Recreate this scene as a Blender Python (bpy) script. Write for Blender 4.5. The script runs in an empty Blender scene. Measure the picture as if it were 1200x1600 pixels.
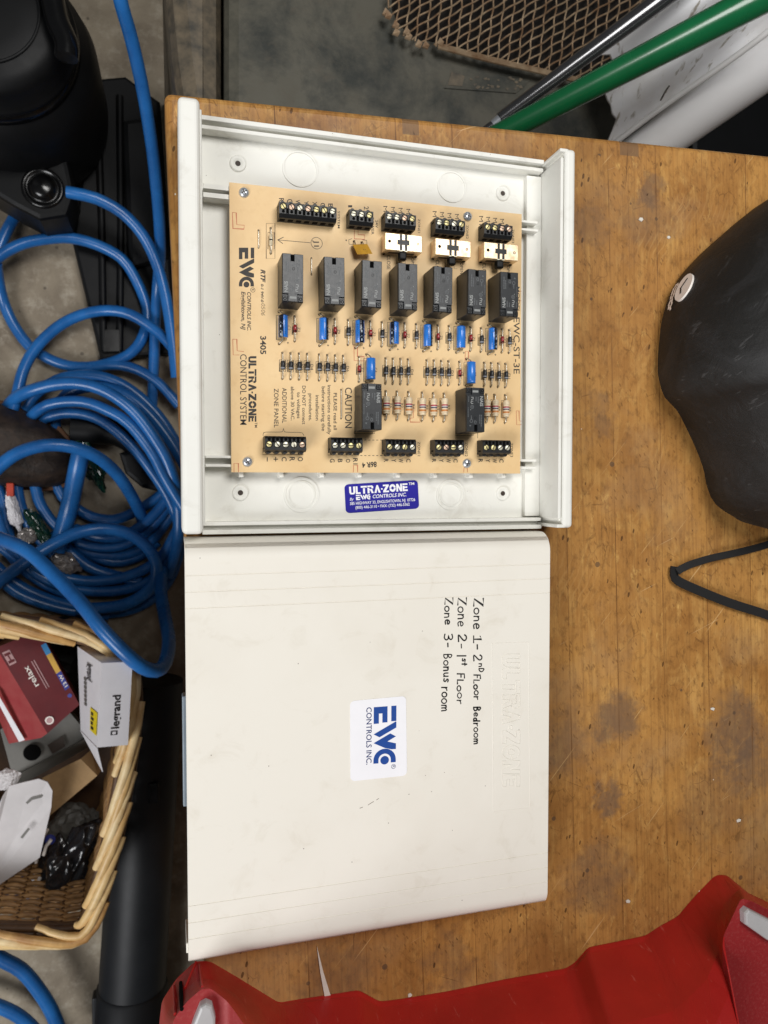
import bpy, bmesh, math, random
from mathutils import Vector, Matrix, noise as mnoise
from mathutils.bvhtree import BVHTree

S = bpy.context.scene
C = S.collection
random.seed(7)

# ------------------------------------------------------------------ camera, light, exposure
# world unit: metre; builders below work in millimetres (mm) and MB.build() scales by 0.001
F_PX = 1159.6
_r = Vector((.0347, .277, .0052))
CAM = Vector((-34.79, -184.44, 465.67))
RW2C = Matrix.Rotation(_r.length, 3, _r.normalized())      # world -> camera

cd = bpy.data.cameras.new('camera')
cam = bpy.data.objects.new('camera', cd)
C.objects.link(cam)
cam.matrix_world = Matrix.Translation(CAM * .001) @ RW2C.transposed().to_4x4()
cd.sensor_fit = 'HORIZONTAL'
cd.sensor_width = 36
cd.lens = 36 * F_PX / 1200
cd.clip_start = .01
cd.clip_end = 60
cd.dof.use_dof = True
cd.dof.focus_distance = .475
cd.dof.aperture_fstop = 20.0
S.camera = cam

w = bpy.data.worlds.new('World')
S.world = w
w.use_nodes = True
wb = w.node_tree.nodes['Background']
wb.inputs[0].default_value = (.92, .96, 1, 1)
wb.inputs[1].default_value = .06

def area(name, loc, target, sx, sy, power, col):
    l = bpy.data.lights.new(name, 'AREA')
    l.shape = 'RECTANGLE'
    l.size, l.size_y, l.energy, l.color = sx, sy, power, col
    o = bpy.data.objects.new(name, l)
    C.objects.link(o)
    o.location = loc
    o.rotation_euler = (Vector(target) - Vector(loc)).to_track_quat('-Z', 'Y').to_euler()
    return o

area('ceiling_light', (.30, .40, 1.30), (.12, -.05, 0), .6, .6, 15.5, (1, .982, .955))
area('doorway_light', (-1.25, -1.25, 1.15), (.05, -.2, -.1), 1.1, .9, 34, (.98, .985, 1))

S.view_settings.view_transform = 'Standard'
S.view_settings.look = 'None'
S.view_settings.exposure = 0
S.view_settings.gamma = 1
S.cycles.use_denoising = True
S.cycles.max_bounces = 8

TBL = -14.0        # bench top, mm (0 is the top face of the circuit board)
FLOOR = -690.0

def U(px, py, z):
    """where the sight line through a photo pixel meets the level z (mm)"""
    d = RW2C.transposed() @ Vector(((px - 600) / F_PX, -(py - 800) / F_PX, -1))
    t = (z - CAM.z) / d.z
    return CAM + d * t

def us(pts, z):
    return [U(x, y, z) for x, y in pts]

# ------------------------------------------------------------------ materials
def srgb(r, g, b):
    f = lambda c: (c / 12.92 if c <= .04045 else ((c + .055) / 1.055) ** 2.4)
    return (f(r / 255), f(g / 255), f(b / 255), 1)

class NT:
    def __init__(s, name):
        s.mat = bpy.data.materials.new(name)
        s.mat.use_nodes = True
        s.t = s.mat.node_tree
        s.b = s.t.nodes['Principled BSDF']
        s.co = s.t.nodes.new('ShaderNodeTexCoord').outputs['Object']
    def set(s, sock, v):
        if isinstance(v, bpy.types.NodeSocket):
            s.t.links.new(v, sock)
        else:
            sock.default_value = v
    def math(s, op, a, b=0., c=0., clamp=False):
        n = s.t.nodes.new('ShaderNodeMath')
        n.operation = op
        n.use_clamp = clamp
        for i, v in enumerate((a, b, c)):
            s.set(n.inputs[i], v)
        return n.outputs[0]
    def map(s, scale=(1, 1, 1), rot=0, loc=(0, 0, 0)):
        n = s.t.nodes.new('ShaderNodeMapping')
        s.t.links.new(s.co, n.inputs[0])
        n.inputs['Scale'].default_value = scale
        n.inputs['Rotation'].default_value = (0, 0, rot)
        n.inputs['Location'].default_value = loc
        return n.outputs[0]
    def turned(s, scale, rot, loc=(0, 0, 0)):
        # turn first, then stretch, so that the streaks run at the angle
        a = s.map((1, 1, 1), rot, loc)
        n = s.t.nodes.new('ShaderNodeMapping')
        s.t.links.new(a, n.inputs[0])
        n.inputs['Scale'].default_value = scale
        return n.outputs[0]
    def noise(s, scale, detail=4, rough=.55, vec=None, dist=0):
        n = s.t.nodes.new('ShaderNodeTexNoise')
        s.t.links.new(vec or s.co, n.inputs['Vector'])
        n.inputs['Scale'].default_value = scale
        n.inputs['Detail'].default_value = detail
        n.inputs['Roughness'].default_value = rough
        n.inputs['Distortion'].default_value = dist
        return n.outputs['Fac']
    def voro(s, scale, vec=None, out='Distance', rnd=1):
        n = s.t.nodes.new('ShaderNodeTexVoronoi')
        s.t.links.new(vec or s.co, n.inputs['Vector'])
        n.inputs['Scale'].default_value = scale
        n.inputs['Randomness'].default_value = rnd
        return n.outputs[out]
    def ramp(s, v, a, b):
        n = s.t.nodes.new('ShaderNodeMapRange')
        s.set(n.inputs[0], v)
        n.inputs[1].default_value = a
        n.inputs[2].default_value = b
        return n.outputs[0]
    def mix(s, fac, a, b):
        n = s.t.nodes.new('ShaderNodeMix')
        n.data_type = 'RGBA'
        s.set(n.inputs[0], fac)
        s.set(n.inputs[6], a)
        s.set(n.inputs[7], b)
        return n.outputs[2]
    def xyz(s):
        n = s.t.nodes.new('ShaderNodeSeparateXYZ')
        s.t.links.new(s.co, n.inputs[0])
        return n.outputs
    def bump(s, h, strength=.3, dist=.001):
        n = s.t.nodes.new('ShaderNodeBump')
        s.set(n.inputs['Height'], h)
        n.inputs['Strength'].default_value = strength
        n.inputs['Distance'].default_value = dist
        s.t.links.new(n.outputs[0], s.b.inputs['Normal'])
    def base(s, v): s.set(s.b.inputs['Base Color'], v)
    def rough(s, v): s.set(s.b.inputs['Roughness'], v)

MATS = {}
def simple(name, col, rough=.5, metal=0, var=.12, vscale=60, bump=0, bscale=400, coat=0, col2=None, spec=None):
    """plain stuff with a little wear: two close tones mixed by noise, noisy roughness, fine bump"""
    n = NT(name)
    dark = col2 or tuple(c * (1 - var * 2) for c in col[:3]) + (1,)
    f = n.ramp(n.noise(vscale, 6, .6), .35, .7)
    n.base(n.mix(f, col, dark))
    n.rough(n.math('ADD', rough - .06, n.math('MULTIPLY', n.noise(vscale * 2.3, 3), .12)))
    n.b.inputs['Metallic'].default_value = metal
    if coat:
        n.b.inputs['Coat Weight'].default_value = coat
        n.b.inputs['Coat Roughness'].default_value = .08
    if spec is not None:
        n.b.inputs['Specular IOR Level'].default_value = spec
    if bump:
        n.bump(n.noise(bscale, 4), bump, .0006)
    MATS[name] = n.mat
    return n

def plastic_white(name, col, dirt, amount, rough=.42):
    n = NT(name)
    big = n.ramp(n.noise(14, 5, .6), .45, .8)
    sm = n.ramp(n.noise(55, 6, .65, dist=.6), .56, .78)
    spots = n.math('LESS_THAN', n.voro(95), .035)
    spots = n.math('MULTIPLY', spots, n.math('GREATER_THAN', n.noise(22, 2), .56))
    f = n.math('ADD', n.math('MULTIPLY', big, .45 * amount), n.math('MULTIPLY', sm, .75 * amount), clamp=True)
    c = n.mix(f, col, dirt)
    n.base(n.mix(n.math('MULTIPLY', spots, .55), c, srgb(90, 78, 66)))
    n.rough(n.math('ADD', rough, n.math('MULTIPLY', n.noise(40, 4), .15)))
    n.bump(n.noise(900, 3), .06, .0003)
    n.b.inputs['Specular IOR Level'].default_value = .3
    MATS[name] = n.mat

def make_materials():
    plastic_white('cover_plastic', srgb(231, 226, 215), srgb(211, 203, 187), .62)
    plastic_white('tray_plastic', srgb(231, 230, 223), srgb(198, 194, 182), .75)
    # tan circuit board laminate
    n = NT('board_laminate')
    f = n.ramp(n.noise(28, 4), .3, .75)
    c = n.mix(f, srgb(230, 199, 150), srgb(218, 182, 130))
    c = n.mix(n.math('MULTIPLY', n.ramp(n.noise(160, 4), .55, .8), .18), c, srgb(176, 132, 84))
    n.base(c)
    n.rough(n.math('ADD', .36, n.math('MULTIPLY', n.noise(80, 3), .15)))
    n.bump(n.noise(1500, 2), .04, .0002)
    n.b.inputs['Specular IOR Level'].default_value = .25
    MATS['board_laminate'] = n.mat
    simple('board_edge', srgb(170, 130, 84), .7)
    simple('print_black', srgb(46, 40, 34), .6, var=.15, vscale=500)
    simple('print_faint', srgb(120, 96, 66), .6)
    simple('print_red', srgb(196, 108, 74), .6)
    simple('hole_dark', srgb(52, 38, 26), .6)
    simple('hole_black', srgb(6, 6, 6), .9, spec=.1)
    simple('terminal_black', srgb(28, 29, 30), .4, var=.1, vscale=300, bump=.08, spec=.3)
    simple('relay_black', srgb(32, 35, 38), .32, var=.07, vscale=220, bump=.05, spec=.3)
    simple('relay_print', srgb(150, 152, 150), .6)
    simple('relay_print_dim', srgb(92, 95, 97), .6)
    simple('screw_brass', srgb(222, 208, 150), .42, .45, var=.1, vscale=700)
    simple('screw_copper', srgb(222, 190, 164), .42, .45, var=.1, vscale=700)
    simple('screw_pale', srgb(230, 226, 204), .42, .45, var=.08, vscale=700)
    simple('slot_dark', srgb(58, 46, 34), .6)
    simple('chrome', srgb(214, 219, 226), .3, .7, var=.1, vscale=500)
    simple('gold_plate', srgb(246, 230, 192), .36, .6, vscale=230, col2=srgb(206, 168, 136))
    simple('lead_wire', srgb(214, 206, 190), .3, .9, var=.15, vscale=600)
    simple('cap_blue', srgb(44, 122, 214), .3, var=.1, vscale=300, coat=.3)
    simple('cap_stripe', srgb(14, 22, 40), .3, coat=.3)
    simple('cap_print', srgb(190, 205, 220), .5)
    simple('diode_black', srgb(36, 36, 38), .42, vscale=400)
    simple('diode_band', srgb(140, 142, 148), .45)
    simple('zener_red', srgb(150, 44, 46), .25, vscale=500, coat=.5)
    simple('glass_body', srgb(214, 200, 170), .12, coat=.6)
    simple('resistor_body', srgb(232, 212, 178), .45, vscale=500)
    simple('band_red', srgb(170, 30, 58), .5)
    simple('band_navy', srgb(36, 34, 78), .5)
    simple('band_orange', srgb(206, 132, 70), .5)
    simple('band_white', srgb(226, 220, 210), .5)
    simple('varistor_yellow', srgb(196, 144, 32), .4, vscale=300, coat=.3)
    simple('label_blue', srgb(44, 40, 150), .45, var=.06, vscale=80, spec=.12)
    simple('label_white', srgb(240, 239, 242), .45, var=.02, vscale=60, spec=.2)
    simple('ink_white', srgb(235, 235, 240), .5, var=.02)
    simple('ink_blue', srgb(34, 74, 150), .45, var=.05, vscale=200)
    simple('ink_navy', srgb(40, 56, 110), .5, var=.05)
    simple('marker_black', srgb(26, 24, 24), .55, vscale=800)
    simple('scuff_grey', srgb(120, 108, 96), .7)
    # red moulded case: grained plastic
    n = NT('case_red')
    f = n.ramp(n.noise(18, 5), .4, .75)
    scu = n.ramp(n.noise(1, 4, .6, vec=n.turned((300, 12, 60), .5)), .66, .70)
    n.base(n.mix(n.math('MULTIPLY', scu, .3), n.mix(f, srgb(178, 30, 27), srgb(158, 24, 22)), srgb(206, 110, 100)))
    n.rough(n.math('ADD', .32, n.math('MULTIPLY', n.noise(60, 4), .2)))
    n.bump(n.noise(1400, 3), .18, .0004)
    MATS['case_red'] = n.mat
    n = NT('case_scuffed_red')
    f = n.ramp(n.noise(420, 5, .7), .5, .75)
    n.base(n.mix(n.math('MULTIPLY', f, .2), srgb(142, 28, 30), srgb(196, 118, 110)))
    n.rough(.6)
    n.bump(n.noise(1400, 3), .25, .0004)
    MATS['case_scuffed_red'] = n.mat
    simple('latch_grey', srgb(178, 176, 176), .4, var=.05, bump=.05)
    simple('paint_chip', srgb(222, 216, 204), .6)
    # black fabric / vinyl bag
    n = NT('bag_black')
    f = n.ramp(n.noise(16, 8, .72, dist=1.2), .5, .75)
    sc = n.ramp(n.noise(1, 4, .6, vec=n.turned((260, 14, 60), .6)), .64, .70)
    c = n.mix(n.math('MULTIPLY', f, .4), srgb(18, 17, 15), srgb(60, 60, 62))  # grey mottling: scuffs, with soft reflections painted into the colour
    c = n.mix(n.math('MULTIPLY', sc, .35), c, srgb(92, 92, 92))
    weave = n.noise(1900, 2)
    n.base(c)
    n.rough(n.math('ADD', .5, n.math('MULTIPLY', n.noise(50, 4), .25)))
    n.bump(n.math('ADD', n.math('MULTIPLY', weave, .35), n.math('MULTIPLY', n.noise(34, 6, .6, dist=1), 3.5)), .4, .001)
    MATS['bag_black'] = n.mat
    simple('strap_black', srgb(17, 16, 16), .75, bump=.3, bscale=1800)
    simple('badge_white', srgb(240, 232, 224), .5, var=.04)
    # concrete
    n = NT('concrete')
    f = n.ramp(n.noise(9, 8, .65, dist=.4), .35, .68)
    c = n.mix(f, srgb(164, 152, 132), srgb(118, 106, 90))
    f2 = n.ramp(n.noise(48, 8, .7), .5, .72)
    c = n.mix(n.math('MULTIPLY', f2, .55), c, srgb(196, 187, 170))
    pit = n.math('MULTIPLY', n.math('LESS_THAN', n.voro(38), .10), n.math('GREATER_THAN', n.noise(14, 3), .55))
    c = n.mix(n.math('MULTIPLY', pit, .6), c, srgb(70, 62, 54))
    cr = n.math('MULTIPLY', n.ramp(n.noise(120, 6, .7), .60, .72), .5)
    n.base(n.mix(cr, c, srgb(98, 88, 76)))
    n.rough(.75)
    n.bump(n.math('ADD', n.noise(60, 8, .7), n.math('MULTIPLY', pit, -.6)), .5, .003)
    MATS['concrete'] = n.mat
    simple('hose_blue', srgb(40, 112, 184), .28, var=.14, vscale=18, bump=.1, bscale=240, col2=srgb(26, 82, 144))
    simple('hose_fitting', srgb(190, 176, 130), .3, .9)
    simple('black_plastic', srgb(12, 13, 15), .5, vscale=30, bump=.1, bscale=900, col2=srgb(8, 9, 10), spec=.25)
    simple('black_gloss', srgb(12, 12, 13), .22, vscale=30)
    simple('tube_black', srgb(20, 22, 25), .48, vscale=16, bump=.08, bscale=800, col2=srgb(28, 30, 33), spec=.35)
    simple('dark_rubber', srgb(26, 26, 27), .6, bump=.2)
    # boot leather
    n = NT('boot_leather')
    f = n.ramp(n.noise(40, 7, .7, dist=1), .4, .7)
    n.base(n.mix(f, srgb(36, 27, 21), srgb(70, 55, 44)))
    n.rough(n.math('ADD', .42, n.math('MULTIPLY', n.noise(70, 5), .3)))
    n.bump(n.noise(60, 7, .7, dist=1), .5, .003)
    MATS['boot_leather'] = n.mat
    simple('boot_welt', srgb(112, 72, 40), .6, bump=.3)
    # wicker
    n = NT('wicker')
    f = n.ramp(n.noise(22, 4), .35, .7)
    c = n.mix(f, srgb(236, 204, 146), srgb(204, 160, 98))
    c = n.mix(n.math('MULTIPLY', n.ramp(n.noise(60, 5), .56, .75), .5), c, srgb(140, 96, 50))
    n.base(c)
    n.rough(.42)
    n.bump(n.noise(200, 3), .12, .001)
    MATS['wicker'] = n.mat
    simple('wicker_pale', srgb(240, 214, 164), .45, vscale=40, col2=srgb(206, 166, 108), bump=.15, bscale=200)
    simple('wicker_honey', srgb(216, 172, 108), .45, vscale=40, col2=srgb(160, 112, 62), bump=.15, bscale=200)
    simple('wicker_dark', srgb(96, 66, 38), .6, vscale=40, col2=srgb(66, 44, 26), bump=.3)
    simple('wicker_mid', srgb(176, 134, 84), .55, vscale=50, col2=srgb(120, 86, 50), bump=.2)
    simple('box_maroon', srgb(104, 34, 38), .4, vscale=20, col2=srgb(86, 28, 34))
    simple('box_crimson', srgb(150, 52, 56), .45, vscale=30, col2=srgb(160, 76, 74))
    simple('box_yellow', srgb(214, 170, 74), .5)
    simple('box_sky', srgb(60, 140, 200), .5)
    simple('box_indigo', srgb(52, 64, 150), .5)
    simple('box_rose', srgb(190, 150, 150), .5)
    simple('card_white', srgb(238, 236, 240), .5, var=.04, vscale=30)
    simple('card_grey', srgb(210, 206, 206), .6, var=.06, vscale=30)
    simple('card_tan', srgb(186, 152, 108), .7, vscale=60)
    simple('plate_grey', srgb(112, 110, 104), .5, vscale=30)
    simple('sticker_yellow', srgb(240, 214, 20), .5, var=.03)
    simple('wrap_black', srgb(40, 40, 43), .2, vscale=80, coat=.6)
    simple('bag_navy', srgb(30, 36, 64), .3)
    simple('bag_green', srgb(14, 58, 44), .22, vscale=90, coat=.4)
    simple('bag_silver', srgb(178, 172, 168), .22, .3, vscale=140, col2=srgb(90, 84, 80))
    simple('tag_red', srgb(214, 72, 44), .5)
    # dark enamelled heater, grimy
    n = NT('heater_enamel')
    f = n.ramp(n.noise(13, 9, .7, dist=.2), .42, .62)
    c = n.mix(f, srgb(84, 81, 70), srgb(40, 43, 38))
    c = n.mix(n.math('MULTIPLY', n.ramp(n.noise(60, 8, .75, dist=.3), .55, .70), .6), c, srgb(80, 73, 62))
    n.base(c)
    n.rough(n.math('ADD', .5, n.math('MULTIPLY', n.noise(30, 4), .25)))
    n.bump(n.noise(120, 6), .25, .001)
    MATS['heater_enamel'] = n.mat
    simple('mesh_steel', srgb(172, 150, 122), .5, .4, vscale=70, col2=srgb(122, 90, 62))
    simple('hollow_shade', srgb(24, 18, 13), .9, vscale=20)
    simple('plate_worn', srgb(110, 98, 80), .6, vscale=60, col2=srgb(56, 54, 48))
    simple('pole_green', srgb(18, 104, 60), .26, vscale=18, col2=srgb(12, 86, 50), coat=.3)
    simple('pole_black', srgb(96, 96, 98), .2, .75, vscale=30, coat=.6)
    simple('trim_white', srgb(236, 234, 232), .35, var=.04)
    n = NT('roll_white')
    f = n.ramp(n.noise(16, 6, .6), .5, .75)
    n.base(n.mix(n.math('MULTIPLY', f, .4), srgb(250, 249, 249), srgb(236, 229, 224)))
    n.rough(.42)
    n.bump(n.noise(40, 5), .15, .002)
    MATS['roll_white'] = n.mat
    n = NT('sheet_stained')
    f = n.ramp(n.noise(20, 6, .6), .5, .75)
    c = n.mix(n.math('MULTIPLY', f, .5), srgb(250, 250, 252), srgb(226, 221, 212))
    st = n.ramp(n.noise(26, 5, .6, vec=n.map((4, .7, 1), .6)), .60, .66)
    n.base(n.mix(n.math('MULTIPLY', st, .8), c, srgb(140, 128, 106)))
    n.rough(.4)
    MATS['sheet_stained'] = n.mat
    simple('strip_grey', srgb(150, 166, 178), .5)
    wood()

def wood():
    n = NT('bench_wood')
    X, Y, Z = n.xyz()
    # staves run along Y, 40 mm wide
    u = n.math('DIVIDE', n.math('ADD', X, .013), .040)
    k = n.math('FLOOR', u)
    fr = n.math('FRACT', u)
    wn = n.t.nodes.new('ShaderNodeTexWhiteNoise')
    wn.noise_dimensions = '1D'
    n.set(wn.inputs['W'], k)
    h = wn.outputs['Value']
    grain = n.noise(1, 6, .65, vec=n.map((420, 9, 50)))
    fig = n.noise(1, 5, .6, vec=n.map((60, 26, 30)), dist=1.4)
    mot = n.noise(17, 6, .6, dist=.5)
    c = n.mix(n.ramp(mot, .32, .68), srgb(199, 147, 79), srgb(156, 107, 53))
    c = n.mix(n.math('MULTIPLY', n.ramp(fig, .50, .72), .5), c, srgb(220, 174, 102))
    c = n.mix(n.math('MULTIPLY', n.ramp(grain, .46, .72), .55), c, srgb(116, 78, 40))
    c = n.mix(n.math('MULTIPLY', n.ramp(h, 0, 1), .35), c, srgb(136, 94, 54))
    fine = n.noise(1, 6, .7, vec=n.map((210, 120, 60), .3))
    c = n.mix(n.math('MULTIPLY', n.ramp(fine, .50, .70), .6), c, srgb(96, 64, 34))
    # figure of growth rings shows pale and wavy near the middle of the bench
    wv = n.t.nodes.new('ShaderNodeTexWave')
    n.t.links.new(n.map((1, .8, 1), .5), wv.inputs['Vector'])
    wv.inputs['Scale'].default_value = 70
    wv.inputs['Distortion'].default_value = 9
    wv.inputs['Detail'].default_value = 3
    wv.inputs['Detail Scale'].default_value = .6
    wm = n.math('MULTIPLY', n.ramp(wv.outputs['Fac'], .72, 1), n.ramp(n.noise(8, 3), .60, .70))
    c = n.mix(n.math('MULTIPLY', wm, .16), c, srgb(222, 178, 116))
    # crazed varnish: short dark cracks in patches, and small golden rubs
    crk = n.voro(1, n.map((95, 60, 1)), out='Distance')
    vn = n.t.nodes.new('ShaderNodeTexVoronoi')
    vn.feature = 'DISTANCE_TO_EDGE'
    n.t.links.new(n.map((120, 70, 1)), vn.inputs['Vector'])
    vn.inputs['Scale'].default_value = 1
    ce = n.math('MULTIPLY', n.math('LESS_THAN', n.math('ADD', vn.outputs['Distance'], n.math('MULTIPLY', n.noise(190, 4), .09)), .066), n.ramp(n.noise(26, 5, .65), .54, .64))
    c = n.mix(n.math('MULTIPLY', ce, .42), c, srgb(84, 54, 28))
    rub = n.math('MULTIPLY', n.ramp(n.noise(1, 6, .7, vec=n.map((130, 46, 20), loc=(.5, .2, 0))), .58, .70), n.ramp(n.noise(11, 4), .48, .62))
    c = n.mix(n.math('MULTIPLY', rub, .6), c, srgb(222, 178, 104))
    # worn grey haze where the varnish has gone
    hz = n.math('MULTIPLY', n.ramp(n.noise(6.5, 6, .6, vec=n.map(loc=(.31, .17, 0))), .52, .70), .55)
    c = n.mix(hz, c, srgb(158, 130, 98))
    # grey-violet water stains
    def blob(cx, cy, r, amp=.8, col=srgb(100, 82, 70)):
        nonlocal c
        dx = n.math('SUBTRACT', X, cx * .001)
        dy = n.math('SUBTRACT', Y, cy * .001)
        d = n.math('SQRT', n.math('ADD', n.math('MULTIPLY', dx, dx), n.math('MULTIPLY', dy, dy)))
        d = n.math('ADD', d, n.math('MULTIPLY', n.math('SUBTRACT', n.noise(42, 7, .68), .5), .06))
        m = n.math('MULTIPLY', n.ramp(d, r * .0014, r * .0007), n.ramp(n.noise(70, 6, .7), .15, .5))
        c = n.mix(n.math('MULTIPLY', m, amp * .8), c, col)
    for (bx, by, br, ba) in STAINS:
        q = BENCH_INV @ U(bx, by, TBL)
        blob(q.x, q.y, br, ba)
    # end-grain plugs let into the far edge
    for (x0, y0, x1, y1) in PLUGS:
        a = BENCH_INV @ U(x0, y0, TBL)
        b = BENCH_INV @ U(x1, y1, TBL)
        mx = n.math('LESS_THAN', n.math('ABSOLUTE', n.math('SUBTRACT', X, (a.x + b.x) * .0005)), abs(b.x - a.x) * .0005)
        my = n.math('LESS_THAN', n.math('ABSOLUTE', n.math('SUBTRACT', Y, (a.y + b.y) * .0005)), abs(b.y - a.y) * .0005)
        c = n.mix(n.math('MULTIPLY', n.math('MULTIPLY', mx, my), .72), c, srgb(112, 88, 66))
    # seams
    seam = n.math('LESS_THAN', n.math('MULTIPLY', fr, n.math('SUBTRACT', 1, fr)), .010)
    c = n.mix(n.math('MULTIPLY', seam, n.ramp(n.noise(20, 3), .35, .7)), c, srgb(104, 68, 36))
    # dents, burns and dark flecks
    fl = n.math('MULTIPLY', n.math('LESS_THAN', n.voro(1, n.turned((150, 62, 1), .25)), .13), n.math('GREATER_THAN', n.noise(24, 4), .53))
    c = n.mix(n.math('MULTIPLY', fl, .75), c, srgb(66, 42, 24))
    fl3 = n.math('MULTIPLY', n.math('LESS_THAN', n.voro(1, n.turned((330, 120, 1), -.5)), .19), n.math('GREATER_THAN', n.noise(33, 4), .52))
    c = n.mix(n.math('MULTIPLY', fl3, .42), c, srgb(84, 54, 30))
    fl2 = n.math('MULTIPLY', n.math('LESS_THAN', n.voro(42), .085), n.math('GREATER_THAN', n.noise(13, 3), .5))
    c = n.mix(n.math('MULTIPLY', fl2, .7), c, srgb(82, 66, 54))
    # scratches, light and dark, at a few angles
    for ang, lo, col, am in ((.75, .70, srgb(214, 176, 122), .6), (-.5, .71, srgb(92, 60, 34), .6), (.08, .70, srgb(84, 54, 30), .6), (1.2, .72, srgb(220, 186, 140), .5), (-1.1, .71, srgb(74, 48, 28), .6)):
        sc = n.noise(1, 3, .5, vec=n.turned((420, 11, 1), ang, (ang * 3, .2, 0)))
        c = n.mix(n.math('MULTIPLY', n.ramp(sc, lo, lo + .04), am), c, col)
    # paint spatter
    sp = n.math('MULTIPLY', n.math('LESS_THAN', n.voro(62, n.map(loc=(.4, .9, 0))), .045), n.math('GREATER_THAN', n.noise(31, 2), .56))
    c = n.mix(sp, c, srgb(226, 216, 198))
    n.base(c)
    n.rough(n.math('ADD', .24, n.math('MULTIPLY', n.noise(22, 6, .65), .36)))
    n.b.inputs['Specular IOR Level'].default_value = .22
    n.bump(n.math('ADD', n.math('MULTIPLY', grain, .5), n.math('ADD', n.math('MULTIPLY', fl, -1), n.math('MULTIPLY', seam, -.8))), .28, .0006)
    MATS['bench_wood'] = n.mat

# ------------------------------------------------------------------ mesh builder (mm)
class MB:
    def __init__(s):
        s.v, s.f, s.m, s.sm = [], [], [], []
        s.T = Matrix.Identity(4)
    def add(s, verts, faces, mat, smooth=False):
        k = len(s.v)
        s.v += [s.T @ Vector(v) for v in verts]
        for f in faces:
            s.f.append([i + k for i in f])
            s.m.append(mat)
            s.sm.append(smooth)
    def box(s, x0, x1, y0, y1, z0, z1, mat, r=0, seg=2):
        bm = bmesh.new()
        bmesh.ops.create_cube(bm, size=1)
        for v in bm.verts:
            v.co = Vector(((x0 + x1) / 2 + v.co.x * (x1 - x0), (y0 + y1) / 2 + v.co.y * (y1 - y0), (z0 + z1) / 2 + v.co.z * (z1 - z0)))
        if r:
            bmesh.ops.bevel(bm, geom=bm.edges[:], offset=r, segments=seg, profile=.5, affect='EDGES')
        s.bm(bm, mat)
        return s
    def bm(s, bm, mat, smooth=False):
        bm.verts.index_update()
        s.add([v.co.copy() for v in bm.verts], [[v.index for v in f.verts] for f in bm.faces], mat, smooth)
        bm.free()
    def poly(s, pts, mat):
        s.add(pts, [list(range(len(pts)))], mat)
    def prism(s, pts, z0, z1, mat, top=None, r=0):
        """closed outline (x, y) pushed up from z0 to z1, optional chamfer on the top edge"""
        n = len(pts)
        area2 = sum(pts[i][0] * pts[(i + 1) % n][1] - pts[(i + 1) % n][0] * pts[i][1] for i in range(n))
        if area2 < 0:
            pts = pts[::-1]
        rings = [(pts, z0)]
        if r:
            rings += [(pts, z1 - r), (inset(pts, r * .3), z1 - r * .3), (inset(pts, r), z1)]
        else:
            rings += [(pts, z1)]
        vs = [(p[0], p[1], z) for ring, z in rings for p in ring]
        fs = []
        for k in range(len(rings) - 1):
            for i in range(n):
                j = (i + 1) % n
                fs.append([k * n + i, k * n + j, (k + 1) * n + j, (k + 1) * n + i])
        s.add(vs, fs + [list(range(n))[::-1]], mat)
        k = (len(rings) - 1) * n
        s.add(vs[k:], [list(range(n))], top or mat)
    def slab(s, q, up, mat, top=None):
        """polygon q (3D) thickened along up"""
        n = len(q)
        q = [Vector(p) for p in q]
        up = Vector(up)
        vs = q + [p + up for p in q]
        fs = [[i, (i + 1) % n, n + (i + 1) % n, n + i] for i in range(n)]
        s.add(vs, fs + [list(range(n))[::-1]], mat)
        s.add(vs[n:], [list(range(n))], top or mat)
    def cyl(s, a, b, r, mat, seg=12, r2=None, caps=True, capmat=None, smooth=True):
        s.tube([a, b], [r, r if r2 is None else r2], mat, seg, caps, capmat, smooth)
    def tube(s, pts, r, mat, seg=8, caps=True, capmat=None, smooth=True, matfn=None, closed=False):
        pts = [Vector(p) for p in pts]
        n = len(pts)
        rr = r if isinstance(r, (list, tuple)) else [r] * n
        t0 = (pts[1] - pts[0]).normalized()
        ref = Vector((0, 0, 1)) if abs(t0.z) < .9 else Vector((1, 0, 0))
        nn = (ref - t0 * ref.dot(t0)).normalized()
        vs = []
        for i, p in enumerate(pts):
            if closed:
                t = (pts[(i + 1) % n] - pts[i - 1])
            else:
                t = pts[min(i + 1, n - 1)] - pts[max(i - 1, 0)]
            t = t.normalized() if t.length > 1e-9 else t0
            nn = (nn - t * nn.dot(t))
            nn = nn.normalized() if nn.length > 1e-6 else t.orthogonal().normalized()
            bb = t.cross(nn)
            for j in range(seg):
                a = 2 * math.pi * j / seg
                vs.append(p + (nn * math.cos(a) + bb * math.sin(a)) * rr[i])
        fs = []
        for i in range(n if closed else n - 1):
            i2 = (i + 1) % n
            for j in range(seg):
                j2 = (j + 1) % seg
                fs.append([i * seg + j, i * seg + j2, i2 * seg + j2, i2 * seg + j])
        s.add(vs, fs, mat, smooth)
        if caps and not closed:
            s.add(vs[:seg], [list(range(seg))[::-1]], capmat or mat)
            s.add(vs[-seg:], [list(range(seg))], capmat or mat)
    def lathe(s, prof, c, mat, seg=24, smooth=True, T=None):
        vs, fs = [], []
        n = len(prof)
        for j in range(seg):
            a = 2 * math.pi * j / seg
            for r, z in prof:
                v = Vector((r * math.cos(a), r * math.sin(a), z))
                vs.append((T @ v if T else v) + Vector(c))
        for j in range(seg):
            j2 = (j + 1) % seg
            for i in range(n - 1):
                fs.append([j * n + i, j2 * n + i, j2 * n + i + 1, j * n + i + 1])
        s.add(vs, fs, mat, smooth)
    def disc(s, c, r, mat, seg=14, z=None, h=.0):
        cx, cy, cz = c
        if h:
            s.cyl((cx, cy, cz - h), (cx, cy, cz), r, mat, seg)
        else:
            s.poly([(cx + r * math.cos(2 * math.pi * j / seg), cy + r * math.sin(2 * math.pi * j / seg), cz) for j in range(seg)], mat)
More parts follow.
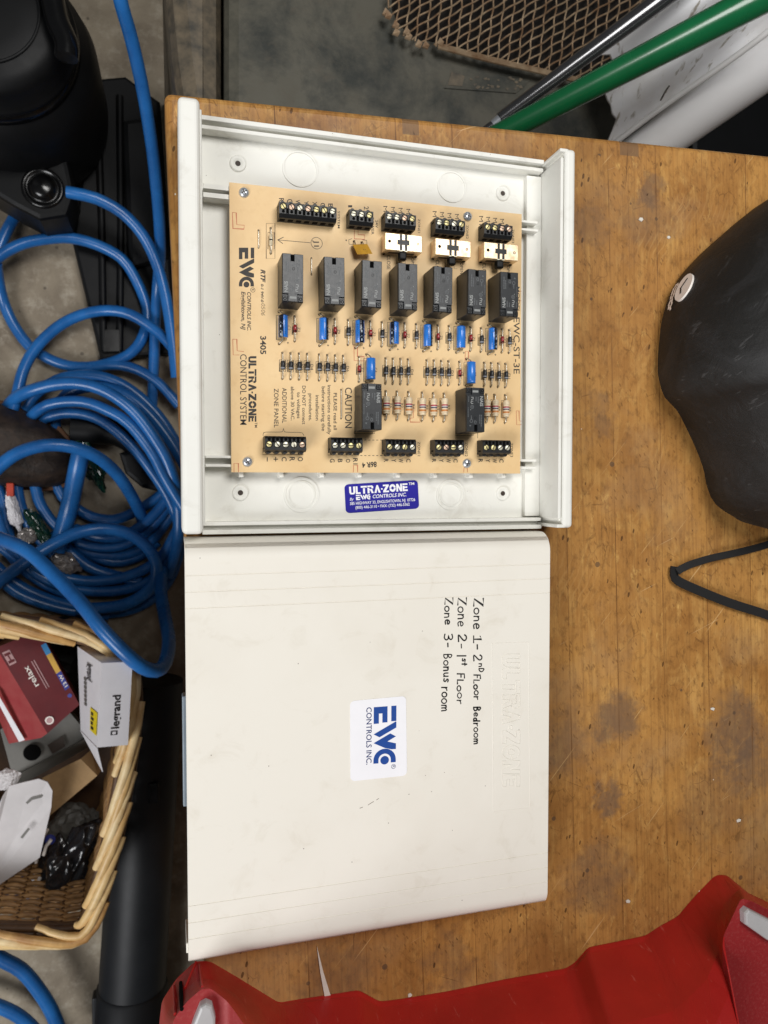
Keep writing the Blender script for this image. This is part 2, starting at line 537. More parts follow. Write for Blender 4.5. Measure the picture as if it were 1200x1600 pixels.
    def ring(s, c, r0, r1, mat, seg=28, h=0):
        cx, cy, cz = c
        if h:
            s.lathe([(r0, -h), (r0, 0), (r1, 0), (r1, -h)], c, mat, seg, smooth=False)
            return
        vs = []
        for j in range(seg):
            a = 2 * math.pi * j / seg
            vs += [(cx + r0 * math.cos(a), cy + r0 * math.sin(a), cz), (cx + r1 * math.cos(a), cy + r1 * math.sin(a), cz)]
        s.add(vs, [[2 * j, 2 * j + 1, (2 * j + 3) % (2 * seg), (2 * j + 2) % (2 * seg)] for j in range(seg)], mat)
    def stroke(s, pts, wd, mat, z=None):
        """flat ribbon along a polyline lying in a level plane"""
        pts = [Vector(p) for p in pts]
        if z is not None:
            for p in pts:
                p.z = z
        L, R = [], []
        for i, p in enumerate(pts):
            a = pts[max(i - 1, 0)]
            b = pts[min(i + 1, len(pts) - 1)]
            t = (b - a)
            t.z = 0
            t = t.normalized() if t.length > 1e-9 else Vector((1, 0, 0))
            nv = Vector((-t.y, t.x, 0))
            m = 1.
            if 0 < i < len(pts) - 1:
                t1 = (p - a); t1.z = 0
                t1 = t1.normalized() if t1.length > 1e-9 else t
                m = 1 / max(.5, abs(t1.dot(t)))
            L.append(p + nv * wd / 2 * m)
            R.append(p - nv * wd / 2 * m)
        n = len(pts)
        s.add(L + R, [[i, n + i, n + i + 1, i + 1] for i in range(n - 1)], mat)
    def build(s, name, parent=None, origin=None, flip=True):
        o0 = Vector(origin) if origin is not None else (WORLD.get(parent, Vector()).copy() if parent else Vector())
        me = bpy.data.meshes.new(name)
        me.from_pydata([(v - o0) * .001 for v in s.v], [], s.f)
        names = []
        for m in s.m:
            if m not in names:
                names.append(m)
        for m in names:
            me.materials.append(MATS[m])
        me.polygons.foreach_set('material_index', [names.index(m) for m in s.m])
        me.polygons.foreach_set('use_smooth', s.sm)
        me.validate()
        me.update()
        o = bpy.data.objects.new(name, me)
        C.objects.link(o)
        if parent:
            o.parent = parent
            o.location = (o0 - WORLD[parent]) * .001
        else:
            o.location = o0 * .001
        WORLD[o] = o0
        return o

WORLD = {}

def inset(pts, d):
    """shrink a counter-clockwise outline by d"""
    n = len(pts)
    out = []
    for i in range(n):
        p0, p, p1 = Vector(pts[i - 1][:2]), Vector(pts[i][:2]), Vector(pts[(i + 1) % n][:2])
        a, b = (p - p0), (p1 - p)
        a = a.normalized() if a.length else b.normalized()
        b = b.normalized() if b.length else a
        na, nb = Vector((-a.y, a.x)), Vector((-b.y, b.x))
        m = na + nb
        m = m.normalized() if m.length > 1e-6 else na
        q = p + m * (d / max(.5, m.dot(na)))
        out.append((q.x, q.y))
    return out

def smooth_path(pts, step=6):
    """Catmull-Rom through 3D points"""
    P = [Vector(p) for p in pts]
    P = [P[0] * 2 - P[1]] + P + [P[-1] * 2 - P[-2]]
    out = []
    for i in range(1, len(P) - 2):
        a, b, c, d = P[i - 1], P[i], P[i + 1], P[i + 2]
        n = max(2, int((c - b).length / step))
        for k in range(n):
            t = k / n
            out.append(.5 * ((2 * b) + (c - a) * t + (2 * a - 5 * b + 4 * c - d) * t * t + (3 * b - a - 3 * c + d) * t ** 3))
    out.append(P[-2])
    return out

def tag(o, label=None, cat=None, group=None, kind=None):
    if label: o['label'] = label
    if cat: o['category'] = cat
    if group: o['group'] = group
    if kind: o['kind'] = kind
    return o

def thing(name, label, cat, at, group=None, rotz=0):
    o = bpy.data.objects.new(name, None)
    o.empty_display_size = .02
    C.objects.link(o)
    o.location = Vector(at) * .001
    o.rotation_euler.z = rotz
    WORLD[o] = Vector(at)
    return tag(o, label, cat, group)

# ------------------------------------------------------------------ lettering
_TX = {}
def glyphs(txt, bold=0.0, shear=0.0):
    key = (txt, bold, shear)
    if key not in _TX:
        cu = bpy.data.curves.new('lettering', 'FONT')
        cu.body = txt
        cu.offset = bold
        cu.shear = shear
        cu.resolution_u = 3
        o = bpy.data.objects.new('lettering', cu)
        C.objects.link(o)
        bpy.context.view_layer.update()
        me = bpy.data.meshes.new_from_object(o.evaluated_get(bpy.context.evaluated_depsgraph_get()))
        vs = [v.co.copy() for v in me.vertices]
        fs = [list(p.vertices) for p in me.polygons]
        bpy.data.objects.remove(o)
        bpy.data.curves.remove(cu)
        bpy.data.meshes.remove(me)
        x0 = min(v.x for v in vs); x1 = max(v.x for v in vs)
        cap = .70
        _TX[key] = ([((v.x - x0) / (x1 - x0), v.y / cap) for v in vs], fs)
    return _TX[key]

def lay(mb, vs, fs, quad, mat):
    """(u, v) outlines laid on a quad given by its corners: start-baseline, end-baseline, start-cap, end-cap"""
    a, b, c, d = [Vector(q) for q in quad]
    P = [a * (1 - u) * (1 - v) + b * u * (1 - v) + c * (1 - u) * v + d * u * v for u, v in vs]
    if fs:
        # keep every face looking up
        f2 = []
        for f in fs:
            nrm = (P[f[1]] - P[f[0]]).cross(P[f[2]] - P[f[0]])
            f2.append(f if nrm.z >= 0 else f[::-1])
        mb.add(P, f2, mat)

def write(mb, txt, quad, mat, bold=0., shear=0.):
    vs, fs = glyphs(txt, bold, shear)
    lay(mb, vs, fs, quad, mat)

def down(x0, x1, y0, y1, z):
    """quad for writing that reads down the photo: baseline at x0, cap line at x1"""
    return (U(x0, y0, z), U(x0, y1, z), U(x1, y0, z), U(x1, y1, z))

def sub(quad, u0, u1, v0, v1):
    a, b, c, d = [Vector(q) for q in quad]
    f = lambda u, v: a * (1 - u) * (1 - v) + b * u * (1 - v) + c * (1 - u) * v + d * u * v
    return (f(u0, v0), f(u1, v0), f(u0, v1), f(u1, v1))

# heavy stencil capitals and the block emblem, drawn as outlines
def _ringpts(cx, cy, r0, r1, a0, a1, n):
    o = []
    for i in range(n + 1):
        a = a0 + (a1 - a0) * i / n
        o.append((cx + r1 * math.cos(a), cy + r1 * math.sin(a)))
    for i in range(n, -1, -1):
        a = a0 + (a1 - a0) * i / n
        o.append((cx + r0 * math.cos(a), cy + r0 * math.sin(a)))
    return o

STENCIL = {
 'U': (.9, [[(0, 1), (0, .25), (.18, 0), (.72, 0), (.9, .25), (.9, 1), (.6, 1), (.6, .28), (.54, .2), (.36, .2), (.3, .28), (.3, 1)]]),
 'L': (.72, [[(0, 1), (0, 0), (.72, 0), (.72, .22), (.3, .22), (.3, 1)]]),
 'T': (.92, [[(0, 1), (0, .78), (.92, .78), (.92, 1)], [(.31, .7), (.31, 0), (.61, 0), (.61, .7)]]),
 'R': (.95, [[(0, 1), (0, .8), (.6, .8), (.6, .62), (.9, .62), (.9, .85), (.72, 1)],
             [(0, .72), (0, 0), (.3, 0), (.3, .4), (.42, .4), (.62, 0), (.95, 0), (.72, .46), (.8, .54), (.3, .54), (.3, .72)]]),
 'A': (.98, [[(0, 0), (.33, 0), (.49, .5), (.66, 0), (.98, 0), (.6, 1), (.38, 1)]]),
 '-': (.24, [[(0, .38), (.24, .38), (.24, .56), (0, .56)]]),
 'Z': (.9, [[(0, 1), (0, .79), (.46, .79), (0, .2), (0, 0), (.9, 0), (.9, .21), (.44, .21), (.9, .8), (.9, 1)]]),
 'O': (1., [_ringpts(.5, .5, .2, .5, .08, math.pi - .08, 12), _ringpts(.5, .5, .2, .5, math.pi + .08, 2 * math.pi - .08, 12)]),
 'N': (.9, [[(0, 0), (.28, 0), (.28, .55), (.6, 0), (.9, 0), (.9, 1), (.62, 1), (.62, .45), (.3, 1), (0, 1)]]),
 'E': (.8, [[(0, 1), (0, .79), (.8, .79), (.8, 1)], [(0, .7), (0, 0), (.8, 0), (.8, .22), (.3, .22), (.3, .4), (.75, .4), (.75, .6), (.3, .6), (.3, .7)]]),
}
def stencil(txt, gap=.07):
    x, polys = 0, []
    for ch in txt:
        wd, ps = STENCIL[ch]
        for p in ps:
            polys.append([(a + x, b) for a, b in p])
        x += wd + gap
    tot = x - gap
    return [[(a / tot, b) for a, b in p] for p in polys]

def emblem():
    """three joined block capitals: E in two pieces, a slanting W and a C holding a dot; u runs 0..2.5"""
    ps = [[(0, .773), (.68, .773), (.68, 1), (0, 1)],
          [(0, 0), (.74, 0), (.74, .227), (.3, .227), (.3, .38), (.71, .38), (.71, .606), (0, .606)],
          [(.70, .97), (1.2, 0), (1.35, .26), (.97, 1), (.72, 1)],
          [(1.21, .73), (1.59, 0), (1.84, .50), (1.92, .8), (1.92, .985), (1.67, .985), (1.56, .61), (1.36, .985)]]
    arc = [(2.5, 0), (2.5, .23)]
    arc = []
    n = 14
    for i in range(n + 1):
        a = -math.pi / 2 - math.pi * i / n
        arc.append((2.36 + .49 * math.cos(a), .49 + .49 * math.sin(a)))
    inner = []
    for i in range(n, -1, -1):
        a = -math.pi / 2 - math.pi * i / n
        inner.append((2.36 + .27 * math.cos(a), .49 + .27 * math.sin(a)))
    ps.append(arc + [(2.5, .98), (2.5, .76)] + inner + [(2.5, .22), (2.5, 0)])
    ps.append([(2.38 + .19 * math.cos(2 * math.pi * i / 18), .49 + .19 * math.sin(2 * math.pi * i / 18)) for i in range(18)])
    return [[(a / 2.5, b) for a, b in p] for p in ps]

def lay_polys(mb, polys, quad, mat):
    for p in polys:
        lay(mb, p, [list(range(len(p)))], quad, mat)

def outline_polys(mb, polys, quad, wd, mat, lift=0):
    a, b, c, d = [Vector(q) for q in quad]
    for p in polys:
        P = [a * (1 - u) * (1 - v) + b * u * (1 - v) + c * (1 - u) * v + d * u * v + Vector((0, 0, lift)) for u, v in p]
        mb.stroke(P + [P[0]], wd, mat)

# single-stroke handwriting: strokes in a box one unit high
_o = [(.3 + .28 * math.cos(a * .5236 + 1.7), .27 + .27 * math.sin(a * .5236 + 1.7)) for a in range(13)]
HAND = {
 'Z': (.75, [[(.02, .98), (.68, 1), (.05, .04), (.72, 0)]]),
 'o': (.6, [_o]),
 'n': (.55, [[(.05, .55), (.05, 0)], [(.05, .35), (.2, .52), (.38, .5), (.44, .35), (.46, 0)]]),
 'e': (.55, [[(.04, .28), (.46, .32), (.44, .48), (.25, .56), (.07, .42), (.04, .2), (.18, .02), (.48, .06)]]),
 '1': (.5, [[(.02, .8), (.26, 1), (.26, 0)], [(0, 0), (.52, 0)]]),
 'I': (.2, [[(.1, 1), (.1, 0)]]),
 '-': (.4, [[(.04, .4), (.34, .42)]]),
 '2': (.62, [[(.04, .78), (.14, .96), (.36, .98), (.5, .8), (.44, .55), (.06, .03), (.58, .02)]]),
 '3': (.6, [[(.05, .92), (.3, 1), (.48, .84), (.4, .6), (.18, .52), (.42, .46), (.52, .24), (.34, .02), (.04, .08)]]),
 'D': (.55, [[(.06, 0), (.06, .95), (.3, .9), (.5, .6), (.46, .25), (.26, .02), (.06, 0)]]),
 'F': (.5, [[(.06, 0), (.08, .95), (.5, .97)], [(.07, .5), (.4, .5)]]),
 'L': (.5, [[(.08, .8), (.06, 0), (.46, .02)]]),
 'r': (.45, [[(.06, .55), (.06, 0)], [(.06, .3), (.2, .5), (.42, .55)]]),
 'B': (.6, [[(.06, 0), (.06, .95), (.36, .9), (.42, .7), (.1, .5), (.44, .42), (.5, .16), (.3, 0), (.06, 0)]]),
 'd': (.55, [[(.42, .2), (.28, .42), (.08, .34), (.06, .1), (.22, 0), (.4, .12), (.44, .9)], [(.44, .2), (.46, 0)]]),
 'm': (.8, [[(.05, .5), (.05, 0)], [(.05, .35), (.18, .5), (.32, .46), (.36, 0)], [(.36, .35), (.5, .5), (.64, .46), (.7, 0)]]),
 'u': (.55, [[(.05, .52), (.08, .12), (.24, 0), (.42, .14), (.44, .52)], [(.44, .2), (.48, 0)]]),
 's': (.45, [[(.4, .5), (.2, .56), (.08, .44), (.36, .2), (.26, .02), (.04, .06)]]),
 't': (.4, [[(.2, .8), (.18, 0)], [(.02, .48), (.36, .5)]]),
}
def hand(mb, txt, y0, y1, x0, x1, z, wd, mat, rnd):
    """word written down the photo between y0 and y1, baseline x0, cap line x1"""
    tot = sum(HAND[ch][0] + .16 for ch in txt) - .16
    q = down(x0, x1, y0, y1, z)
    a, b, c, d = q
    x = 0
    for ch in txt:
        gw, strokes = HAND[ch]
        jv, js = rnd.uniform(-.04, .05), rnd.uniform(.94, 1.08)
        for st in strokes:
            P = []
            for gx, gy in st:
                u, v = (x + gx) / tot, gy * js + jv
                P.append(a * (1 - u) * (1 - v) + b * u * (1 - v) + c * (1 - u) * v + d * u * v)
            P = smooth_path(P, .5) if ch in 'oenu23rmdsBD' else P
            ww = wd * rnd.uniform(.82, 1.18)
            mb.stroke(P, ww, mat, z)
            for e in (P[0], P[-1]):
                mb.disc((e.x, e.y, z + .01), ww * rnd.uniform(.5, .62), mat, 8)
        x += gw + .16

# ================================================================== the place
BENCH_AT = Vector((-37.6, 56, TBL))
BENCH_M = Matrix.Translation(BENCH_AT) @ Matrix.Rotation(math.radians(2.0), 4, 'Z')
BENCH_INV = BENCH_M.inverted()
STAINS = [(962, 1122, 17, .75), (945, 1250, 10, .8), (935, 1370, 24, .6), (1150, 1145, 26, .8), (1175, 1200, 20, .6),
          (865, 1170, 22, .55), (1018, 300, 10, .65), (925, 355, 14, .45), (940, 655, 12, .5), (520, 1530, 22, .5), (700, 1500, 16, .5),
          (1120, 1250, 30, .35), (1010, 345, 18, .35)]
PLUGS = [(628, 176, 655, 212), (968, 205, 998, 245)]
make_materials()

# floor
mb = MB()
mb.poly([(-4000, -4000, FLOOR), (4000, -4000, FLOOR), (4000, 4000, FLOOR), (-4000, 4000, FLOOR)], 'concrete')
tag(mb.build('floor', origin=(0, 0, FLOOR)), 'bare stained concrete floor', kind='structure')

# workbench
bench = thing('workbench', 'worn honey brown butcher block workbench with stained top and rounded edge', 'workbench', (-37.6, 56, FLOOR), rotz=math.radians(2))
def bench_part(name, boxes, r, mat):
    m = MB()
    for b in boxes:
        m.box(*b, mat, r, 4)
    o = m.build(name)
    o.parent = bench
    o.location = (0, 0, (TBL - FLOOR) * .001)
    return o
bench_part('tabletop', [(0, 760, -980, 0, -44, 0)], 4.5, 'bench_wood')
for lx in (100, 600):
    for ly in (-880, -180):
        bench_part('leg', [(lx, lx + 75, ly, ly + 75, FLOOR - TBL, -44.2)], 3, 'bench_wood')

# ------------------------------------------------------------------ zone control panel base with its board
panel = thing('zone_control_panel', 'open off-white plastic control panel base holding a tan circuit board full of black relays', 'control panel', (97, -87.5, TBL))
WH = 'tray_plastic'
mb = MB()
mb.box(-17.6, 214.5, -213.4, 38.4, TBL, -11.8, WH, .4)
for (kx, ky, kr, dbl) in ((469, 264, 28, 0), (706, 292, 25.5, 0), (471, 773, 28, 1), (704, 773, 25.5, 1)):
    c = U(kx, ky, -11.7)
    R = kr / 2.55
    mb.ring((c.x, c.y, -11.2), R - .6, R + .5, WH, 40, .65)
    if dbl:
        mb.ring((c.x, c.y, -11.2), R - 2.7, R - 2.0, WH, 40, .65)
for (kx, ky) in ((372, 254), (787, 301), (376, 770), (787, 771)):
    c = U(kx, ky, -10)
    mb.lathe([(1.5, -1.6), (1.9, -.9), (3.4, -.75), (4.3, -.5), (5.0, -.9), (5.2, -1.8)], (c.x, c.y, -10), WH, 28)
    mb.disc((c.x, c.y, -11.3), 1.7, 'hole_dark', 14)
c = U(760, 795, -11.7)
mb.ring((c.x, c.y, -11.7), 3.6, 3.8, WH, 24, .12)
c = U(343, 793, -11.7)
mb.ring((c.x, c.y, -11.7), 6.2, 6.4, WH, 30, .12)
base = mb.build('enclosure_floor', panel)

# ribs the board sits on, and the little posts along its lower edge
for x0, x1, ya, yb in ((318, 420, 293, 298), (318, 420, 306.5, 311.5), (321, 420, 711.5, 716.5), (321, 420, 725, 730),
                       (780, 840, 342.5, 347), (780, 841, 355, 359.5), (780, 838, 717, 721.5), (780, 838, 728.5, 733)):
    mb = MB()
    a, b = U(x0, ya, -1.8), U(x1, yb, -1.8)
    mb.box(a.x, b.x, b.y, a.y, -11.9, -1.8, WH, .3)
    mb.build('board_rib', panel)
for px in (377, 440, 503, 562, 622, 680, 736, 787):
    mb = MB()
    a = U(px, 742, -4)
    mb.box(a.x - 1.4, a.x + 1.4, -179, -172, -11.9, -3.5, WH, .5)
    mb.build('board_post', panel)
mb = MB()
a, b = U(822, 500, -7.5), U(845, 500, -7.5)
mb.box(a.x, b.x, -205.5, 30, -11.9, -7.5, WH, .4)
mb.build('side_ledge', panel)
for sg in (1, -1):
    mb = MB()
    cy = -87.5
    for (d0, d1, zt) in ((123.9, 126.7, -2), (119.0, 121.4, -3)):
        ya, yb = sorted((cy + sg * d0, cy + sg * d1))
        mb.box(-17.7, 212.6, ya, yb, TBL, zt, WH, .35)
    ya, yb = sorted((cy + sg * 121.4, cy + sg * 123.9))
    mb.box(-17.7, 212.4, ya, yb, TBL, -9, WH, 0)
    mb.build('side_rail', panel)
mb = MB()
mb.box(-30, -17.8, -212.6, 38.2, TBL + .1, 20, WH, 3, 4)
mb.box(-18.2, -16.6, -208, 33.5, TBL + .2, 16, WH, .5)
mb.build('end_wall', panel)
mb = MB()
mb.box(216.6, 224.4, -212.6, 38.4, TBL + .1, 20, WH, 2.6, 4)
mb.box(213.8, 216.0, -206.5, 32.4, TBL + .2, 18.8, WH, .5)
mb.box(215.4, 217.5, -208, 34, TBL + .2, 16.5, WH, 0)
for (ya, yb) in ((36.0, 38.3), (-212.5, -210.2)):
    mb.box(212.9, 219, ya, yb, TBL + .2, 19.4, WH, .6)
mb.build('end_wall', panel)

# blue maker's sticker on the tray floor
mb = MB()
ZS = -11.45
q = (U(540.5, 802, ZS), U(655, 794.5, ZS), U(538, 757, ZS), U(652.5, 750, ZS))
def rounded(q, ru, rv, n=5):
    pts = []
    for cu, cv, a0 in ((1 - ru, 1 - rv, 0), (ru, 1 - rv, 90), (ru, rv, 180), (1 - ru, rv, 270)):
        for i in range(n + 1):
            a = math.radians(a0 + 90 * i / n)
            pts.append((cu + ru * math.cos(a), cv + rv * math.sin(a)))
    return pts
def plate(mb, q, ru, rv, mat, th=.15, edge=None):
    a, b, c, d = [Vector(p) for p in q]
    P = [a * (1 - u) * (1 - v) + b * u * (1 - v) + c * (1 - u) * v + d * u * v for u, v in rounded(q, ru, rv)]
    n = len(P)
    V = [p - Vector((0, 0, th)) for p in P] + P
    mb.add(V, [[i, (i + 1) % n, n + (i + 1) % n, n + i] for i in range(n)], edge or mat)
    mb.add(P, [list(range(n))], mat)
plate(mb, q, .06, .13, 'label_blue')
q = tuple(p + Vector((0, 0, .06)) for p in q)
lay_polys(mb, stencil('ULTRA-ZONE'), sub(q, .06, .855, .64, .91), 'ink_white')
write(mb, 'TM', sub(q, .87, .95, .84, .93), 'ink_white', .02)
write(mb, 'By', sub(q, .06, .115, .43, .53), 'ink_white', 0, .3)
lay_polys(mb, emblem(), sub(q, .145, .335, .43, .61), 'ink_white')
write(mb, 'CONTROLS INC.', sub(q, .37, .83, .46, .585), 'ink_white', .015, .25)
write(mb, '385 HIGHWAY 33, ENGLISHTOWN, NJ  07726', sub(q, .06, .95, .275, .375), 'ink_white', .012)
write(mb, '(800) 446-3110 \u2022 FAX: (732) 446-5362', sub(q, .13, .87, .125, .225), 'ink_white', .012)
mb.build('label_sticker', panel)

# ------------------------------------------------------------------ circuit board
mb = MB()
mb.box(0, 194.9, -175.9, 0, -1.6, 0, 'board_laminate', 0)
Z1 = .06
K = 'print_black'
def pr(txt, x0, x1, y0, y1, bold=0., shear=0., mat=K):
    write(mb, txt, down(x0, x1, y0, y1, Z1), mat, bold + .006, shear)
lay_polys(mb, emblem(), down(373.3, 397.2, 387, 447.5, Z1), K)
c = U(395, 453, Z1)
mb.ring((c.x, c.y, Z1), 1.25, 1.5, K, 16); pr('R', 393, 397, 451.5, 454.5)
pr('CONTROLS INC.', 386.4, 392.2, 456.4, 516.4, .012, .25)
pr('Englishtown, NJ', 377.3, 383.5, 455.5, 515.5, .012, .25)
pr('RTF', 407.5, 414.5, 420.8, 441.4, .03, .3)
pr('0-1 94V-0', 407.8, 411.8, 443.7, 472.4, .02, .2)
pr('0506', 408, 414.5, 474, 493, -.012, .25, 'print_faint')
pr('3405', 406.9, 415.6, 525, 553.5, .02)
pr('CONTROL SYSTEM', 375.3, 385.5, 553.5, 663.8, -.004)
lay_polys(mb, stencil('ULTRA-ZONE'), down(388.2, 400.6, 556.5, 659, Z1), K)
pr('TM', 398, 402, 660, 668)
pr('ADDITIONAL', 441, 448, 606, 661)
pr('ZONE PANEL', 428.2, 435.2, 607, 668)
for txt, x0, x1, y0, y1 in (('DO NOT connect', 472.3, 477.6, 602.8, 663), ('to voltages', 464.2, 469.5, 612.7, 653.6), ('above 30 VAC.', 454.6, 460, 604, 657),
                            ('procedures.', 482.6, 487.9, 615, 657.7), ('installation', 493.3, 498.6, 617.4, 657), ('before starting the', 502.8, 508.1, 604, 673.4),
                            ('instructions carefully', 512, 517.3, 601.7, 679), ('PLEASE read all', 521.3, 526.6, 614, 671.7)):
    pr(txt, x0, x1, y0, y1, .004)
pr('CAUTION', 539.2, 550, 605.6, 668.7)
pr('CAUTION', 559.5, 562, 610, 668, 0, 0)
for ch, x0, x1, y0, y1 in (('C', 440.3, 447.8, 714, 720.7), ('R', 452.6, 460.6, 714, 720.7), ('O', 465.3, 473.3, 714, 720.7),
                           ('G', 515.6, 522.8, 716.8, 722.6), ('B', 528, 535, 717, 722.6), ('O', 540.6, 547.2, 717, 722.8), ('R1', 552, 558.8, 716, 725.6),
                           ('R', 600, 606.8, 717, 722), ('Y', 612, 619, 717, 722), ('W', 623, 630, 716.5, 723), ('C', 635, 641.5, 716.8, 722.4),
                           ('R', 675.2, 681.4, 717, 722.4), ('Y', 686.5, 693, 717, 722.4), ('W', 697.6, 704.2, 716.5, 723.2), ('C', 708.8, 715, 717, 722.6),
                           ('R', 747.8, 754.4, 717.2, 722.6), ('Y', 759.2, 765.8, 717.2, 722.6), ('W', 769.8, 776.4, 716.8, 723.4), ('C', 780.4, 786.8, 717.2, 722.8),
                           ('R', 436, 443.4, 309.5, 315.5), ('G', 448.8, 457, 311, 317.5), ('W', 462, 468.6, 312.5, 320), ('Y', 475.6, 482, 314, 320), ('X', 488.4, 495.4, 315.2, 321.2), ('C', 501, 508, 317, 323.4), ('B', 513, 520, 318, 324)):
    pr(ch, x0, x1, y0, y1, .008)
p = us([(417.6, 714.6), (417.6, 721)], Z1); mb.stroke(p, .55, K)
p = us([(430.8, 714), (430.8, 721)], Z1); mb.stroke(p, .55, K)
p = us([(427.4, 717.5), (434.4, 717.5)], Z1); mb.stroke(p, .55, K)
pr('ZONE1', 652.6, 656.6, 690, 712.5); pr('T', 646, 650.6, 707, 711)
pr('ZONE2', 726.6, 730.8, 691, 713.4); pr('T', 720.5, 725, 708, 712)
pr('ZONE3', 797.4, 801.6, 692, 714); pr('T', 792, 796, 708, 712)
pr('SYSTEM', 527.6, 531.2, 330, 356.7); pr('1', 544, 550.4, 320.6, 324); pr('2', 568.8, 576, 322.5, 327.4)
pr('24V', 586.8, 590.8, 344, 356); pr('POWER', 580.4, 584.4, 340, 366.6)
for i, (x, y) in enumerate(((599, 322), (676, 330), (748.6, 337.6))):
    for k in range(4):
        s = (11.9, 11.6, 10.9)[i]
        pr('M' + '1245'[k], x + s * k, x + s * k + 6.4, y + 1.5 * k, y + 1.5 * k + 14, -.012)
for x, y in ((604.6, 398.5), (681, 406), (754, 411)):
    pr('CLOSE', x, x + 5.4, y, y + 22.5)
    pr('OPEN', x + 38, x + 42.6, y + 4, y + 22)
    for dx in (14.5, 28.5):
        mb.stroke(us([(x + dx, y - 3), (x + dx, y + 14), (x + dx + 5, y + 14)], Z1), .25, K)
pr('ZONE1', 653, 656.6, 342, 364); pr('ZONE2', 728.4, 732, 352, 373); pr('ZONE3', 800, 803.4, 358, 380)
pr('EWC-ST-3E', 802.6, 812, 496, 584)
pr('MODEL', 806.4, 812, 448, 489)
pr('J1', 490.8, 498.6, 375.2, 385.4)
c = U(494.8, 380, Z1); mb.ring((c.x, c.y, Z1), 3.45, 3.75, K, 28)
mb.stroke(us([(484.9, 379.3), (434.6, 374.9)], Z1), .3, K)
mb.stroke(us([(443, 370.6), (434, 374.9), (442, 380.6)], Z1), .4, K)
def rect(x0, y0, x1, y1, mat='print_faint', wd=.25):
    mb.stroke(us([(x0, y0), (x1, y0 + .004 * (x1 - x0)), (x1, y1), (x0, y1), (x0, y0)], Z1), wd, mat)
rect(416, 349, 429.6, 404); rect(418.6, 363, 428.4, 389)
rect(410.4, 700, 473.8, 710.4); rect(512.4, 700, 560.8, 711); rect(596.4, 700, 643.4, 711.4); rect(672, 700, 717.4, 712); rect(745.4, 700, 789.4, 713)
# dashed link, brace and footprints
for yy in (687.6, 711.8):
    x = 563
    while x < 596:
        mb.stroke(us([(x, yy), (x + 3.2, yy)], Z1), .35, K)
        x += 6.2
br = [(411, 681), (411.6, 677.5), (415, 675.2), (438, 675), (441.8, 673.6), (442.9, 669.4), (444, 673.6), (447.6, 675.2), (469, 675.8), (473, 677.4), (475, 681)]
mb.stroke(smooth_path(us(br, Z1), .6), .28, K)
p = us([(588.4, 721.4), (565.6, 723.4), (588.8, 729.6), (566, 731)], Z1)
write(mb, '86R 4', p, K, .03)
# bare reddish trace outlines under the lacquer
def trace(pts):
    mb.stroke(us(pts, Z1 * .8), .36, 'print_red')
trace([(363, 332), (369, 332.4), (370, 351), (382, 352), (381, 358), (364, 357), (363, 332)])
trace([(363.6, 530), (370, 530), (370.6, 548), (381, 549.6)]); trace([(363.6, 530), (364.4, 554.6), (374, 554.6)])
trace([(365.6, 738), (365.6, 724), (372.4, 724), (372.6, 738)])
trace([(552, 738), (552.4, 727), (558.6, 727), (558.8, 738)]); trace([(724.6, 738), (725, 731), (730, 731), (730.4, 738)])
trace([(553, 538), (553.4, 563.4), (569, 564), (569, 557.4), (558.6, 557), (558.4, 538)])
trace([(726.6, 565), (727, 549), (732, 549.4), (731.8, 566)])
trace([(645.6, 634), (646, 653), (641, 653.4), (641, 659.4), (656, 659.6), (656, 654)])
trace([(806.6, 642), (811, 642), (811.4, 657.6), (814.8, 658)]); trace([(806.6, 642), (807.2, 663.6), (814.8, 663.6)])
trace([(553.6, 358), (553.6, 373), (569.8, 374), (569.4, 367), (559.6, 366.6), (559.4, 359)])
trace([(811, 455), (814.6, 455)]); trace([(811, 470), (814.6, 470)])
mb.stroke(us([(545, 374.6), (545.4, 381.4), (550.6, 381.8)], Z1), .25, K); mb.stroke(us([(545, 374.6), (550, 372.8)], Z1), .25, K)
mb.stroke(us([(566, 374.6), (573, 375.4), (573.4, 383)], Z1), .25, K)
mb.disc(tuple(U(541, 375.4, Z1)), .45, K)
rect(554, 642, 585, 677.6, K); rect(711.6, 648, 740, 680, K)
mb.stroke(us([(746, 672), (746.6, 685)], Z1), .3, K)
board = mb.build('circuit_board', panel, origin=(0, 0, 0))

def hole(mb, x, y, r=.75):
    mb.disc((x, y, .05), r, 'hole_dark', 10)

